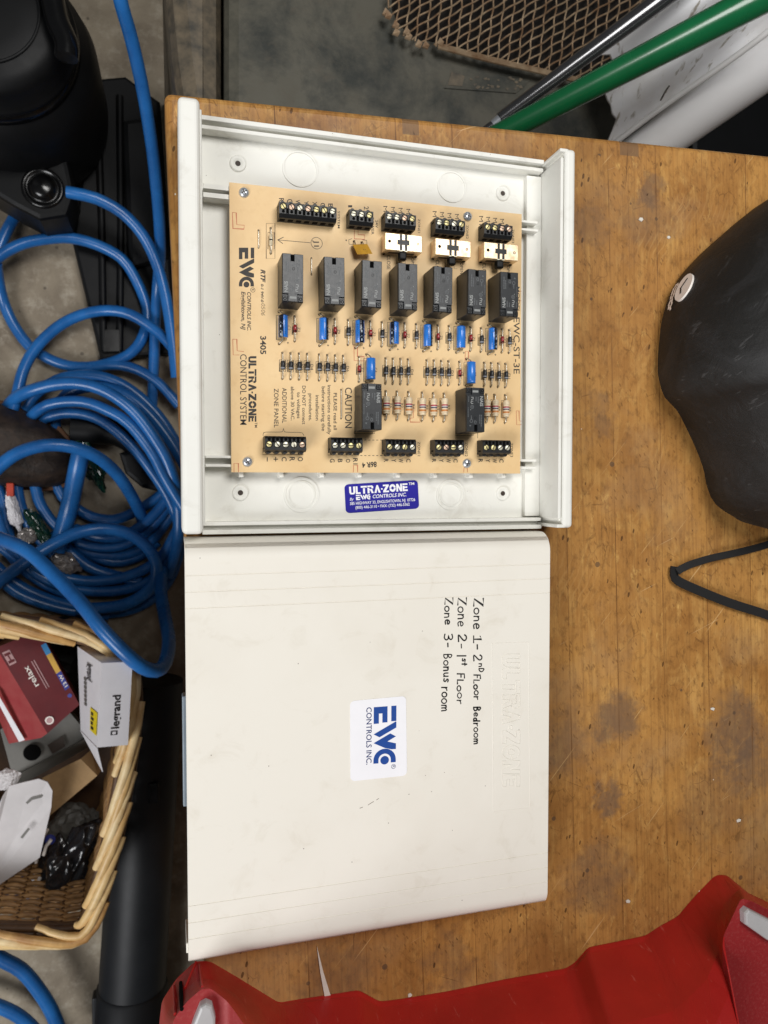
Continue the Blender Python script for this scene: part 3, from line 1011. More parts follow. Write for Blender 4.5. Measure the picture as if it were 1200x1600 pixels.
# relays ------------------------------------------------------------
def relay_mesh():
    m = MB()
    L, W, H = 28.6, 12.8, 20.
    R = 'relay_black'
    m.box(0, W, 0, L, .3, H - 1.1, R, .35, 2)
    zt = H
    # top layer with an open slot at the far end and a stepped corner at the near end
    m.box(.15, 5.2, 4.6, L - .15, H - 1.4, zt, R, .25)
    m.box(7.2, W - .15, 4.6, L - .15, H - 1.4, zt, R, .25)
    m.box(4.9, 7.5, 4.6, L - 4.6, H - 1.4, zt - .01, R, 0)
    m.box(4.9, 7.5, L - 4.7, L - .5, H - 1.3, H - 1.0, 'hole_black')
    m.box(3.6, W - 3.6, .2, 4.9, H - 1.4, zt - .02, R, .2)
    for cx in (1.7, W - 1.7):
        m.box(cx - 1.5, cx + 1.5, .3, 3.5, H - 1.4, zt - .25, R, .3)
        m.ring((cx, 1.9, zt - .2), .55, 1.0, 'hole_black', 14)
    m.box(4.6, W - 4.2, 1.9, 3.3, H - 1, zt + .02, 'relay_print', .1)
    m.box(W / 2 - .25, W / 2 + .25, -.05, .4, H - 5, H - 1.5, 'hole_black')
    z = zt + .03
    def w(txt, bx, cx, y0, y1, mat, bold=.01):
        write(m, txt, ((bx, y0, z), (bx, y1, z), (cx, y0, z), (cx, y1, z)), mat, bold)
    w('NAIS', 3.4, 1.3, 5.6, 12.0, 'relay_print', .025)
    def marks(x, y0, y1, wd, seed):
        # a line of print too small to read: short uneven dashes
        rr = random.Random(seed)
        y = y0
        while y < y1:
            d = rr.uniform(.25, .7)
            m.stroke([(x + rr.uniform(-.06, .06), y, z), (x + rr.uniform(-.06, .06), y + d, z)], wd, 'relay_print_dim')
            y += d + rr.uniform(.15, .3)
    marks(4.7, 6, 10, .75, 1); marks(6.2, 6, 9, .6, 2)
    # recognition marks: mirrored R joined to a U, a ringed mark and a dot
    m.stroke([(9.6, 6.4, z), (8.2, 6.4, z), (8.2, 7.6, z), (9.0, 7.6, z), (9.6, 8.4, z)], .4, 'relay_print')
    m.stroke([(8.2, 8.9, z), (9.4, 8.9, z), (9.8, 9.6, z), (9.4, 10.4, z), (8.2, 10.4, z)], .4, 'relay_print')
    m.ring((8.9, 12.6, z), .95, 1.25, 'relay_print_dim', 16); m.ring((8.9, 12.6, z), .35, .6, 'relay_print_dim', 12)
    m.poly([(9.6, 14.2, z), (10.2, 14.2, z), (9.9, 14.8, z)], 'relay_print')
    marks(11.3, 6, 9, .4, 3); marks(11.6, 13, 18.5, .45, 4)
    m.stroke([(6.2, 23.2, z), (6.0, 21.8, z), (7.0, 21.4, z), (7.4, 22.6, z), (6.6, 23.6, z)], .35, 'relay_print_dim')
    m.ring((9.4, 21.6, z), .8, 1.15, 'relay_print_dim', 16)
    m.poly([(9.4, 24.2, z), (11, 24.2, z), (10.2, 25.4, z)], 'relay_print_dim')
    marks(9.4, 18.2, 20, .7, 5)
    m.ring((6.8, 19.6, z), .65, .85, 'hole_black', 14)
    marks(2.5, 17.5, 25.5, .75, 6); marks(3.7, 17.5, 23, .6, 7)
    return m
proto = relay_mesh().build('relay', board)
spots = [(28.9, 0), (U(497.2, 414, 0).x, 0), (77.8, 0), (101.2, 0), (U(661.1, 430, 0).x, 0), (U(713, 433, 0).x, 0), (170.5, 0)]
first = True
rt0 = random.Random(8)
for x, _ in spots:
    o = proto if first else proto.copy()
    if not first:
        C.objects.link(o); o.parent = board
    first = False
    o.location = (x * .001, -74.35 * .001, 0)
    o.rotation_euler.z = math.radians(rt0.uniform(-.7, .7))
for x in (77.9, 147.):
    o = proto.copy(); C.objects.link(o); o.parent = board
    o.rotation_euler.z = math.pi
    o.location = ((x + 12.8) * .001, -121. * .001, 0)

# screw terminals ----------------------------------------------------
def terminal(n, at, flip, rnd):
    m = MB()
    w = n * 5.08
    prof = [(0, 0), (9.4, 0), (9.4, 8.2), (8.6, 10), (2.0, 10), (.0, 8.0)] if not flip else [(0, 0), (9.4, 0), (9.4, 7.4), (8.4, 10), (1.6, 10), (.0, 8.6)]
    k = len(prof)
    vs = [(0, y, z) for y, z in prof] + [(w, y, z) for y, z in prof]
    m.add(vs, [[i, k + i, k + (i + 1) % k, (i + 1) % k] for i in range(k)] + [list(range(k)), list(range(k, 2 * k))[::-1]], 'terminal_black')
    sy = 6.35 if not flip else 5.0
    hy = 3.3 if not flip else 1.9
    for i in range(n):
        cx = (i + .5) * 5.08
        m.ring((cx, sy, 10.06), 1.75, 2.15, 'hole_black', 20)
        sc = rnd.choice(['screw_brass', 'screw_brass', 'screw_pale', 'screw_pale', 'screw_copper'])
        m.lathe([(0, 10.32), (1.3, 10.28), (1.68, 10.12), (1.75, 9.9)], (cx, sy, 0), sc, 18)
        a = rnd.choice([rnd.uniform(0, 3.14), rnd.uniform(-.5, .5) - .6])
        T = m.T
        m.T = Matrix.Translation((cx, sy, 0)) @ Matrix.Rotation(a, 4, 'Z')
        m.box(-1.66, 1.66, -.3, .3, 10.1, 10.36, 'slot_dark')
        m.T = T
        m.disc((cx, hy, 10.07), .95, 'hole_black', 12)
        if i < n - 1:
            m.box(cx + 1.7, cx + 3.38, hy - 1.2 if not flip else hy - 1.4, hy + 2.0, 10.0, 10.05, 'hole_black')
        # wire mouth on the entry side
        m.box(cx - 1.6, cx + 1.6, -.04, .5, 2.2, 6.2, 'hole_black')
        # lip scallops on the back
        m.cyl((cx - .01, 9.35, .4), (cx - .01, 9.35, 6.6), 1.5, 'terminal_black', 12)
    m.box(-.06, 0.3, 6.8, 7.8, 2.5, 6.5, 'hole_black')
    o = m.build('terminal_block', board)
    o.location = (at.x * .001, at.y * .001, 0)
    if flip:
        for v in o.data.vertices:
            v.co.y = -v.co.y
        o.data.flip_normals()
    return o
rt = random.Random(3)
for n, x, y in ((7, 432.8, 346.7), (3, 540.9, 357.6), (4, 595.6, 361.6), (4, 672.6, 370), (4, 747.2, 377)):
    terminal(n, U(x, y, 0), False, rt)
for n, x, y in ((5, 411, 682.6), (4, 512.4, 684.6), (4, 596.4, 687.2), (4, 672, 688), (4, 745.2, 688.6)):
    terminal(n, U(x, y, 0), True, rt)

# slide switches -----------------------------------------------------
def switch(px, py):
    m = MB()
    W, D, H = 24.6, 10.6, 9.4
    G = 'gold_plate'
    m.box(0, W, 0, D, .5, H, G, .35)
    z = H + .02
    for a, b, c, d in ((8.0, 16.2, 3.7, 6.9), (9.6, 11.3, .3, 10.3), (13.0, 14.7, .3, 10.3)):
        m.box(a, b, c, d, H - .1, z + (.02 if c > 3 else .04), 'terminal_black')
    m.disc((2.9, 5.4, z), 1.05, 'hole_black', 14)
    m.ring((21.8, 5.2, z), .55, 1.0, 'slot_dark', 14, .02); m.disc((21.8, 5.2, z), .5, 'screw_copper', 10)
    for a in (9.5, 13.0):
        m.box(a, a + 1.8, -.3, .2, H - 1.2, H + .1, 'screw_pale', .1)
    m.box(9.7, 14.9, -5.2, .1, 3.4, 8.4, 'black_plastic', 1.2, 3)
    m.box(3.6, 20.8, -.06, .2, 2.4, 5.8, 'hole_dark')
    for cx in (1.2, W - 1.6):
        m.box(cx - .5, cx + .9, -.5, .3, 0, 1.4, 'hole_black')
        m.box(cx - .5, cx + .9, D - .3, D + .3, 0, 1.4, 'hole_black')
    o = m.build('slide_switch', board)
    a = U(px, py, 0)
    o.location = (a.x * .001, a.y * .001, 0)
for px, py in ((595.6, 396.6), (672.6, 404.4), (747.4, 409.6)):
    switch(px, py)

# two-lead parts lying on the board ----------------------------------
def lead(m, x, ya, yb, z, ends=((0, 0), (0, 0)), r=.42):
    """wire from hole ya up, along and down to hole yb"""
    m.tube(smooth_path([(x + ends[0][0], ya, -.1), (x + ends[0][0], ya, z * .7), (x + ends[0][0] * .3, ya + (yb - ya) * .10, z), (x, ya + (yb - ya) * .2, z), (x, yb - (yb - ya) * .2, z), (x + ends[1][0] * .3, yb - (yb - ya) * .10, z), (x + ends[1][0], yb, z * .7), (x + ends[1][0], yb, -.1)], .9), r, 'lead_wire', 6)
    hole(m, x + ends[0][0], ya); hole(m, x + ends[1][0], yb)

rd = random.Random(11)
def two_lead(kind, px, y0, y1):
    a, b = U(px, y0, .5), U(px, y1, .5)
    x, ya, yb = a.x, a.y, b.y
    mid = (ya + yb) / 2 + rd.uniform(-.3, .3)
    x += rd.uniform(-.12, .12)
    m = MB()
    if kind == 'diode':
        lead(m, x, ya, yb, 2.0)
        m.tube([(x, mid + 2.6, 2), (x, mid + 2.4, 2), (x, mid - 2.4, 2), (x, mid - 2.6, 2)], [1.15, 1.4, 1.4, 1.15], 'diode_black', 12, smooth=True)
        m.tube([(x, mid - 1.3, 2), (x, mid - 2.15, 2)], 1.43, 'diode_band', 12, caps=False)
        m.stroke([(x - 1.9, mid + 3.6, .06), (x + 1.9, mid + 3.6, .06), (x + 1.9, mid - 3.6, .06), (x - 1.9, mid - 3.6, .06), (x - 1.9, mid + 3.6, .06)], .25, K)
        write(m, 'D' + str(rd.randint(1, 28)), ((x + 2.2, mid + 1.6, .06), (x + 2.2, mid - 2, .06), (x + 4.0, mid + 1.6, .06), (x + 4.0, mid - 2, .06)), K)
        nm = 'diode'
    elif kind == 'zener':
        lead(m, x, ya, yb, 1.7)
        m.tube([(x, mid + 2.3, 1.7), (x, mid + 2.0, 1.7), (x, mid - 2.0, 1.7), (x, mid - 2.3, 1.7)], [.7, 1.15, 1.15, .7], 'zener_red', 12)
        m.tube([(x, mid - 1.2, 1.7), (x, mid - 2.0, 1.7)], 1.18, 'hole_black', 12, caps=False)
        m.stroke([(x - 1.5, mid + 3.4, .06), (x + 1.5, mid + 3.4, .06), (x + 1.5, mid - 3.4, .06), (x - 1.5, mid - 3.4, .06), (x - 1.5, mid + 3.4, .06)], .25, K)
        write(m, 'Z' + str(rd.randint(1, 9)), ((x + 1.8, mid + 1.4, .06), (x + 1.8, mid - 1.4, .06), (x + 3.6, mid + 1.4, .06), (x + 3.6, mid - 1.4, .06)), K)
        nm = 'zener_diode'
    elif kind == 'resistor':
        lead(m, x, ya, yb, 2.1, r=.5)
        L = 5.6
        seq = [(0, .9, 'resistor_body', 1.75), (.9, 1.5, 'resistor_body', 2.15), (1.5, 2.5, 'resistor_body', 2.0), (2.5, 4.0, 'resistor_body', 1.8), (4.0, 4.9, 'band_red', 1.8), (4.9, 5.5, 'band_white', 1.8), (5.5, 6.3, 'band_navy', 1.8), (6.3, 7.3, 'resistor_body', 1.8), (7.3, 8.6, 'band_orange', 1.85), (8.6, 9.4, 'resistor_body', 2.1), (9.4, 10.8, 'resistor_body', 1.7)]
        y = mid + 5.4
        for s0, s1, mt, r in seq:
            m.tube([(x, y - s0, 2.4), (x, y - s1, 2.4)], r * 1.18, mt, 14, caps=True)
        m.stroke([(x - 2.6, mid + 5.8, .06), (x + 2.6, mid + 5.8, .06), (x + 2.6, mid - 5.8, .06), (x - 2.6, mid - 5.8, .06), (x - 2.6, mid + 5.8, .06)], .25, K)
        write(m, 'R' + str(rd.randint(1, 9)), ((x + 2.9, mid + 1.4, .06), (x + 2.9, mid - 1.4, .06), (x + 4.6, mid + 1.4, .06), (x + 4.6, mid - 1.4, .06)), K)
        nm = 'resistor'
    return m.build(nm, board)

def capacitor(px, y0, y1, l0, l1, stripe, flip=False):
    """blue can lying down: body from y0 to y1, leads entering the board at l0 and l1"""
    z = 3.4
    a, b = U(px, y0, z), U(px, y1, z)
    x, ya, yb = a.x, a.y, b.y
    ha, hb = U(px - 1.5, l0, .2).y, U(px - 1.5, l1, .2).y
    m = MB()
    r = 2.95
    seg = 30
    n = Vector((0, -1, 0))
    ring = [(ya, r * .8), (ya - .35, r), (ya - 1.3, r), (ya - 1.7, r * .93), (ya - 2.1, r), (yb + .35, r), (yb, r * .85)]
    if flip:
        ring = [(ya, r * .85), (ya - .35, r), (yb + 2.1, r), (yb + 1.7, r * .93), (yb + 1.3, r), (yb + .35, r), (yb, r * .8)]
    vs, k = [], len(ring)
    for yy, rr in ring:
        for j in range(seg):
            t = 2 * math.pi * j / seg
            vs.append((x + rr * math.cos(t), yy, z + rr * math.sin(t)))
    for j in range(seg):
        j2 = (j + 1) % seg
        t = math.degrees(2 * math.pi * (j + .5) / seg)
        inb = abs((t - stripe + 180) % 360 - 180) < 33
        m.add([vs[i * seg + jj] for i in range(k) for jj in (j, j2)], [[2 * i, 2 * i + 2, 2 * i + 3, 2 * i + 1] for i in range(k - 1)], 'cap_stripe' if inb else 'cap_blue', True)
    m.add([vs[j] for j in range(seg)], [list(range(seg))], 'hole_black')
    m.add([vs[(k - 1) * seg + j] for j in range(seg)], [list(range(seg))[::-1]], 'lead_wire')
    # pale arrow marks printed round the stripe
    def onto(t, yy):
        t = math.radians(t)
        return Vector((x + (r + .04) * math.cos(t), yy, z + (r + .04) * math.sin(t)))
    L = ya - yb
    for fy in (.35, .72):
        yy = ya - L * fy
        for s in (-1, 1):
            p, q2 = onto(stripe + s * 24, yy - 1.0), onto(stripe, yy)
            d = Vector((0, .32, 0))
            m.add([p, q2, q2 + d, p + d], [[0, 1, 2, 3], [3, 2, 1, 0]], 'cap_print')
        m.add([onto(stripe - 6, yy - 1.6), onto(stripe + 6, yy - 1.6), onto(stripe + 6, yy - 3), onto(stripe - 6, yy - 3)], [[0, 1, 2, 3], [3, 2, 1, 0]], 'cap_print')
    for kx in (-46, -58):
        t = stripe + (kx if stripe > 90 else -kx)
        yy = ya - 3
        while yy > yb + 1.5:
            d = rd.uniform(.5, 1.0)
            m.add([onto(t - 2.5, yy), onto(t + 2.5, yy), onto(t + 2.5, yy - d), onto(t - 2.5, yy - d)], [[0, 1, 2, 3], [3, 2, 1, 0]], 'cap_stripe')
            yy -= d + .45
    hx = x - 2.2
    for hy, ey in ((ha, ya), (hb, yb)):
        m.tube(smooth_path([(hx, hy, -.1), (hx, hy, 1.6), (x - .6, hy + (ey - hy) * .5, z - .6), (x, ey, z)], .6), .42, 'lead_wire', 6)
        hole(m, hx, hy, .8)
    m.stroke([(x - 3.9, ya + .3, .06), (x + 2.4, ya + .3, .06), (x + 2.4, yb - .8, .06), (x - 3.9, yb - .8, .06), (x - 3.9, ya + .3, .06)], .25, K)
    m.stroke([(x + 2.6, (yb - 2.4), .06), (x + 4.0, yb - 2.4, .06)], .3, K); m.stroke([(x + 3.3, yb - 1.7, .06), (x + 3.3, yb - 3.1, .06)], .3, K)
    write(m, 'C' + str(rd.randint(1, 9)), ((x + 3.2, (ya + yb) / 2 + 1.4, .06), (x + 3.2, (ya + yb) / 2 - 1.4, .06), (x + 5, (ya + yb) / 2 + 1.4, .06), (x + 5, (ya + yb) / 2 - 1.4, .06)), K)
    return m.build('capacitor', board)

for px, y0, y1 in ((441.3, 551, 591.4), (454, 551.4, 592), (467, 552, 592.6), (479.7, 552.6, 593.2), (498.7, 553.6, 594), (511.3, 554.4, 594.6), (523.6, 555, 595), (536, 555.6, 595.6),
                   (543.4, 499.6, 538.6), (596.6, 503, 541), (649.7, 506, 543.8), (701, 509, 546.4), (751.5, 512.4, 549.4), (795.4, 515.4, 551.2),
                   (602.4, 559.4, 599.2), (613.9, 560, 599.6), (625.8, 560.4, 600), (637.5, 561, 600.4), (666.6, 562.6, 601), (678, 563, 601.4), (689.4, 563.6, 601.8), (700.6, 564, 602),
                   (756.6, 566.4, 603.6), (767.5, 566.8, 604), (778.5, 567.4, 604.4), (789.6, 568, 605)):
    two_lead('diode', px, y0, y1)
for px, y0, y1 in ((460.2, 494, 533), (523.3, 498.4, 537), (578.3, 501.7, 540), (632, 504.6, 543), (684, 508, 545.6), (734.8, 511, 548), (784.4, 514, 550.6), (560.5, 557.6, 596.2), (717.8, 565, 601)):
    two_lead('zener', px, y0, y1)
for px, y0, y1 in ((602.5, 610.6, 655.6), (620, 611.4, 656), (637.8, 612, 656.4), (659.2, 613, 657.4), (676.5, 614, 658), (693.6, 614.6, 658.4), (760, 616, 659.6), (772.6, 616.4, 660), (789, 617, 660.4)):
    two_lead('resistor', px, y0, y1)
for px, y0, y1, l0, l1, st, fl in ((442.6, 492.6, 527.6, 487.6, 537.2, 132, 0), (506, 497, 531.6, 491.6, 540.2, 35, 0), (562.4, 500.4, 536, 495.4, 543.8, 80, 0), (616.4, 503.4, 538, 498.4, 546.6, 140, 0),
                               (668.8, 507.4, 541.4, 502, 549, 45, 0), (720.6, 509.6, 543.8, 505, 551, 250, 0), (770.4, 512.6, 547, 508.4, 553.6, 68, 0), (579.6, 559.6, 593.2, 553.8, 597, 250, 1), (736.4, 565.6, 599.6, 561, 603, 230, 1)):
    capacitor(px, y0, y1, l0, l1, st, fl)

# glass diode in the J1 footprint, wire links, yellow film part, board screws
m = MB()
a, b = U(423, 356, .5), U(423.6, 395.6, .5)
lead(m, a.x, a.y, b.y, 1.6)
my = (a.y + b.y) / 2
m.tube([(a.x, my + 3.6, 1.6), (a.x, my + 3.2, 1.6), (a.x, my - 3.2, 1.6), (a.x, my - 3.6, 1.6)], [.7, 1.1, 1.1, .7], 'glass_body', 12)
m.tube([(a.x, my + .3, 1.6), (a.x, my - .4, 1.6)], 1.13, 'hole_black', 12, caps=False)
m.build('glass_diode', board)
for px, y0, y1 in ((403.9, 359.5, 386.6), (486.8, 403, 428.8), (533, 608.6, 653.6)):
    a, b = U(px, y0, .5), U(px, y1, .5)
    m = MB()
    m.tube(smooth_path([(a.x, a.y, -.1), (a.x, a.y - .2, .6), (a.x, a.y - 1.2, .75), (a.x, b.y + 1.2, .75), (a.x, b.y + .2, .6), (a.x, b.y, -.1)], 1), .38, 'lead_wire', 6)
    hole(m, a.x, a.y, .6); hole(m, a.x, b.y, .6)
    m.build('wire_link', board)
m = MB()
p = [U(551.4, 382.4, 4.6), U(574.2, 381.6, 4.6), U(582, 396.6, 7), U(558.4, 397.6, 7)]
m.slab([p[3], p[2], p[1], p[0]], (.3, 1.2, -3), 'varistor_yellow')
for q0, q1 in (((553, 377), .2), ((565, 378.6), .75)):
    h = U(q0[0], q0[1], 0)
    e = p[0].lerp(p[1], q1)
    m.tube(smooth_path([(h.x, h.y, -.1), (h.x, h.y, 1.5), (e.x, e.y + .3, 3.4), (e.x, e.y - 1, 4)], .6), .4, 'lead_wire', 6)
    hole(m, h.x, h.y)
e0 = p[3].lerp(p[0], .45) + Vector((4.2, 0, .12)); 
write(m, '.1J', (e0, e0 + Vector((2.6, .1, 0)), e0 + Vector((0, 1.0, -.1)), e0 + Vector((2.6, 1.1, -.1))), 'print_black')
m.build('film_capacitor', board)
for i, (px, py) in enumerate(((381.5, 300), (731.5, 337.5), (387, 721.4), (730.4, 724))):
    c = U(px, py, 1.2)
    m = MB()
    m.lathe([(0, 2.0), (1.4, 1.9), (2.4, 1.45), (3.0, .75), (3.2, 0)], (c.x, c.y, .02), 'chrome', 26)
    m.T = Matrix.Translation((c.x, c.y, 0)) @ Matrix.Rotation(.5 + i * .8, 4, 'Z')
    m.box(-1.7, 1.7, -.33, .33, 1.2, 2.06, 'slot_dark', .1)
    m.box(-.33, .33, -1.7, 1.7, 1.2, 2.05, 'slot_dark', .1)
    m.build('board_screw', panel)

# ------------------------------------------------------------------ cover lying beside the base
ZT = 16.
cover = thing('panel_cover', 'off-white plastic panel cover lying face up with handwritten zone list and square white logo sticker', 'panel cover', (91, -342, TBL))
m = MB()
CW = 'cover_plastic'
yt, yb = -216.0, -473.4
prof = [(yt, TBL)]
for i in range(25):                      # long edge rolls over
    a = math.pi - i * math.pi / 48
    prof.append((yt - 13 + 13 * -math.cos(a), ZT - 13 + 13 * math.sin(a)))
def groove(y, d=.32):
    return [(y + .34, ZT), (y + .2, ZT - d), (y - .2, ZT - d), (y - .34, ZT)]
gl = [U(293, y, ZT).y for y in (899.5, 925.3, 950.9)] + [U(297, y, ZT).y for y in (1415.6, 1442, 1467.6)]
for y in gl:
    prof += groove(y)
for i in range(25):
    a = math.pi / 2 - i * math.pi / 48
    prof.append((yb + 11 - 11 * math.cos(a), ZT - 11 + 11 * math.sin(a)))
prof.append((yb, TBL))
def shell(prof, th):
    inner = []
    n = len(prof)
    for i in range(n):
        p0, p1 = Vector(prof[max(i - 1, 0)]), Vector(prof[min(i + 1, n - 1)])
        t = (p1 - p0).normalized()
        nv = Vector((t.y, -t.x))
        inner.append(Vector(prof[i]) - Vector((-nv.x, -nv.y)) * th)
    return inner
inn = [(min(max(y, yb + 2.4), yt - 2.4), min(z, ZT - 2.4)) for y, z in prof]
x0 = -28.6
x1 = U(856, 1407, ZT).x
n = len(prof)
bvl = [(x0, 0.0), (x0 + .25, .35), (x1 - .3, .35), (x1, 0.0)]
rows = []
for xx, e in bvl:
    rows.append([(xx, y * (1 - (.35 - e) / 400 if e < .35 else 1), z - (.35 - e if z > TBL + 1 else 0)) for y, z in prof])
for k in range(len(rows) - 1):
    for i in range(n - 1):
        m.add([rows[k][i], rows[k][i + 1], rows[k + 1][i + 1], rows[k + 1][i]], [[0, 1, 2, 3]], CW)
m.add([(x0, y, z) for y, z in inn] + [(x1, y, z) for y, z in inn], [[i, n + i, n + i + 1, i + 1] for i in range(n - 1)], CW)
for r_, xx, fl in ((rows[0], x0, 0), (rows[-1], x1, 1)):
    m.add(r_ + [(xx, y, z) for y, z in inn], [([i, n + i, n + i + 1, i + 1] if fl == 0 else [i, i + 1, n + i + 1, n + i]) for i in range(n - 1)], CW)
# small catch tab on the near corner
a = U(296, 1462, ZT - 5)
m.box(x0 - 1.2, x0 + .2, yb + 9, yb + 15, TBL + 2, ZT - 1.5, CW, .4)
# raised name panel on the cover, outlined letters
ZE = ZT + .04
q = down(785, 812, 1022, 1229, ZT)
for p in stencil('ULTRA-ZONE', .1):
    a_, b_, c_, d_ = q
    PP = [a_ * (1 - u) * (1 - v) + b_ * u * (1 - v) + c_ * (1 - u) * v + d_ * u * v for u, v in p]
    m.tube(PP, .21, CW, 6, closed=True)
fr = us([(769, 1005), (826, 1003), (828, 1262), (771, 1268), (769, 1005)], ZT)
for i in range(4):
    a, b = fr[i], fr[i + 1]
    d = (b - a).normalized()
    nv = Vector((-d.y, d.x, 0)) * .22
    m.add([a - nv, b - nv, b, a, a + Vector((0, 0, .14)) , b + Vector((0, 0, .14)), b + nv, a + nv], [[0, 1, 5, 4], [4, 5, 6, 7]], CW)
# marker pen zone list
rh = random.Random(5)
M_ = 'marker_black'
PW = .84
Zh = ZT + .06
for txt, y0, y1, xa, xb in (('Zone', 935, 983, 740, 754.5), ('1-', 993.6, 1015, 740.4, 752.6), ('2', 1023, 1033, 740.5, 752.4), ('nD', 1036.6, 1050, 748.4, 756), ('FLoor', 1054, 1093.4, 740.6, 751), ('Bedroom', 1104.6, 1163.4, 740.4, 750.6),
                            ('Zone', 934, 979, 715.4, 729.6), ('2-', 991.4, 1013.4, 716, 728.8), ('I', 1022.6, 1027, 714, 727), ('st', 1029, 1040, 722, 730), ('FLoor', 1052, 1100, 714.6, 725.6),
                            ('Zone', 934, 976, 695, 707.4), ('3-', 990.4, 1011.6, 694.4, 707.2), ('Bonus', 1022, 1066, 693.4, 705.4), ('room', 1073.4, 1112, 690.4, 704)):
    hand(m, txt, y0, y1, xa, xb, Zh, PW, M_, rh)
# a scuff and a few specks
for pts in (((575, 1258), (580, 1254.6), (584, 1252.4)), ((588, 1250), (592, 1247.6)), ((562, 1263), (567, 1261))):
    m.stroke(us(pts, Zh), .35, 'scuff_grey')
for px, py in ((607, 1286), (420, 1197), (474.5, 1326), (639, 1241), (330, 1180), (466, 1037), (550, 1347), (600, 1130)):
    c = U(px, py, Zh); m.disc((c.x, c.y, Zh), .32, 'scuff_grey', 8)
cov = m.build('cover_shell', cover)
m = MB()
ZL = ZT + .18
q = (U(547, 1095.6, ZL), U(547.6, 1221, ZL), U(634.4, 1087.4, ZL), U(636, 1211.6, ZL))
plate(m, q, .055, .08, 'label_white', .17)
q2 = tuple(v + Vector((0, 0, .05)) for v in (U(584, 1105, ZL), U(583.4, 1193.4, ZL), U(619.4, 1102.4, ZL), U(619, 1190.6, ZL)))
lay_polys(m, emblem(), q2, 'ink_blue')
q3 = tuple(v + Vector((0, 0, .05)) for v in (U(572.6, 1105.4, ZL), U(572.4, 1195, ZL), U(580.8, 1104.8, ZL), U(580.6, 1194.4, ZL)))
write(m, 'CONTROLS INC.', q3, 'ink_navy', .012)
c = U(614.8, 1197.6, ZL + .05); m.ring((c.x, c.y, ZL + .05), 1.25, 1.5, 'ink_navy', 18)
write(m, 'R', tuple(v + Vector((0, 0, .05)) for v in (U(613, 1196, ZL), U(613, 1199.4, ZL), U(617, 1196, ZL), U(617, 1199.4, ZL))), 'ink_navy')
m.build('logo_sticker', cover)

# ------------------------------------------------------------------ things on the bench
# red moulded carrying case
case = thing('carrying_case', 'red moulded plastic carrying case with grey latches at the near end of the bench', 'tool case', tuple(U(700, 1660, TBL)))
sil = [(246, 1700), (249, 1597), (253, 1565), (276, 1530), (305, 1503), (328, 1503), (369, 1527), (436, 1568), (468, 1562.5), (561, 1548), (594, 1566), (622, 1562.6),
       (700, 1550), (790, 1531), (885, 1514), (899, 1505), (920, 1481), (960, 1473), (1010, 1462.6), (1030, 1449), (1060, 1432.6), (1078, 1411), (1092, 1395.6), (1116, 1371), (1124, 1367.6), (1137, 1368.4),
       (1170, 1396), (1200, 1410), (1330, 1460), (1400, 1800)]
crease = [(262, 1720), (264, 1618), (272, 1592), (292, 1566), (314, 1547), (330, 1546), (356, 1566), (432, 1640), (466, 1720), (572, 1810), (606, 1826), (634, 1822),
          (712, 1806), (802, 1784), (897, 1764), (912, 1755), (935, 1730), (975, 1720), (1030, 1706), (1056, 1684), (1098, 1634), (1136, 1560), (1138, 1510), (1131, 1476), (1133, 1460), (1160, 1404),
          (1178, 1410), (1206, 1424), (1330, 1475), (1396, 1800)]
P0 = us(sil, TBL + 1)
crease = [(sx + (cx_ - sx) * 1.4, sy + (cy_ - sy) * 1.4) if z > 50 else (cx_, cy_) for (sx, sy), (cx_, cy_), z in zip(sil, crease, [38] * 7 + [56] + [95] * 12 + [78, 58] + [38] * 8)]
CZ = [38, 38, 38, 38, 38, 38, 40, 74, 106, 126, 126, 126, 126, 126, 126, 126, 126, 126, 122, 116, 102, 76, 46, 40, 38, 38, 38, 38, 38, 38]  # middle raised out of view to block light and darken the bench
PC = [U(x, y, z) for (x, y), z in zip(crease, CZ)]
m = MB()
def lp(t, f):
    # f: share of each point's own height
    return [Vector((a.x + (b.x - a.x) * t, a.y + (b.y - a.y) * t, (TBL + .2 + (z - TBL) * f) if f == 0 or f > .3 else TBL + 1.4 + (f - .22) * 60)) for a, b, z in zip(P0, PC, CZ)]
rings = [lp(0, 0), lp(0, .22), lp(.04, .28), lp(.3, .48), lp(.62, .74), lp(.93, .95), lp(.98, .985), lp(1.04, 1)]
nr = len(P0)
ro = []                                  # straight panels, a tight round at every crease
for r_ in rings:
    out_ = [r_[0]]
    for i in range(1, nr - 1):
        p0, p1, p2 = r_[i - 1], r_[i], r_[i + 1]
        ka = min(.3, 3.2 / max(.1, (p1 - p0).length)); kb = min(.3, 3.2 / max(.1, (p2 - p1).length))
        a_, b_ = p1.lerp(p0, ka), p1.lerp(p2, kb)
        for t in (0, .25, .5, .75, 1):
            out_.append(a_ * (1 - t) ** 2 + p1 * 2 * t * (1 - t) + b_ * t * t)
    out_.append(r_[-1])
    ro.append(out_)
rings = ro
nr = len(rings[0])
m.add([v for r_ in rings for v in r_], [[k * nr + i, (k + 1) * nr + i, (k + 1) * nr + i + 1, k * nr + i + 1] for k in range(len(rings) - 1) for i in range(nr - 1)], 'case_red')
yb_ = -760
tv = rings[-1] + [Vector((v.x, yb_, v.z)) for v in rings[-1]]
m.add(tv, [[i, nr + i, nr + i + 1, i + 1] for i in range(nr - 1)], 'case_scuffed_red', True)
for e in (0, -1):
    col = [r_[e] for r_ in rings]
    bk = [Vector((v.x, yb_, v.z)) for v in col]
    for k in range(len(col) - 1):
        q = [col[k], bk[k], bk[k + 1], col[k + 1]]
        m.add(q if e == 0 else q[::-1], [[0, 1, 2, 3]], 'case_red')
m.add([Vector((rings[k][0].x, yb_, rings[k][0].z)) for k in range(8)] + [Vector((rings[k][-1].x, yb_, rings[k][-1].z)) for k in range(7, -1, -1)], [list(range(16))], 'case_red')
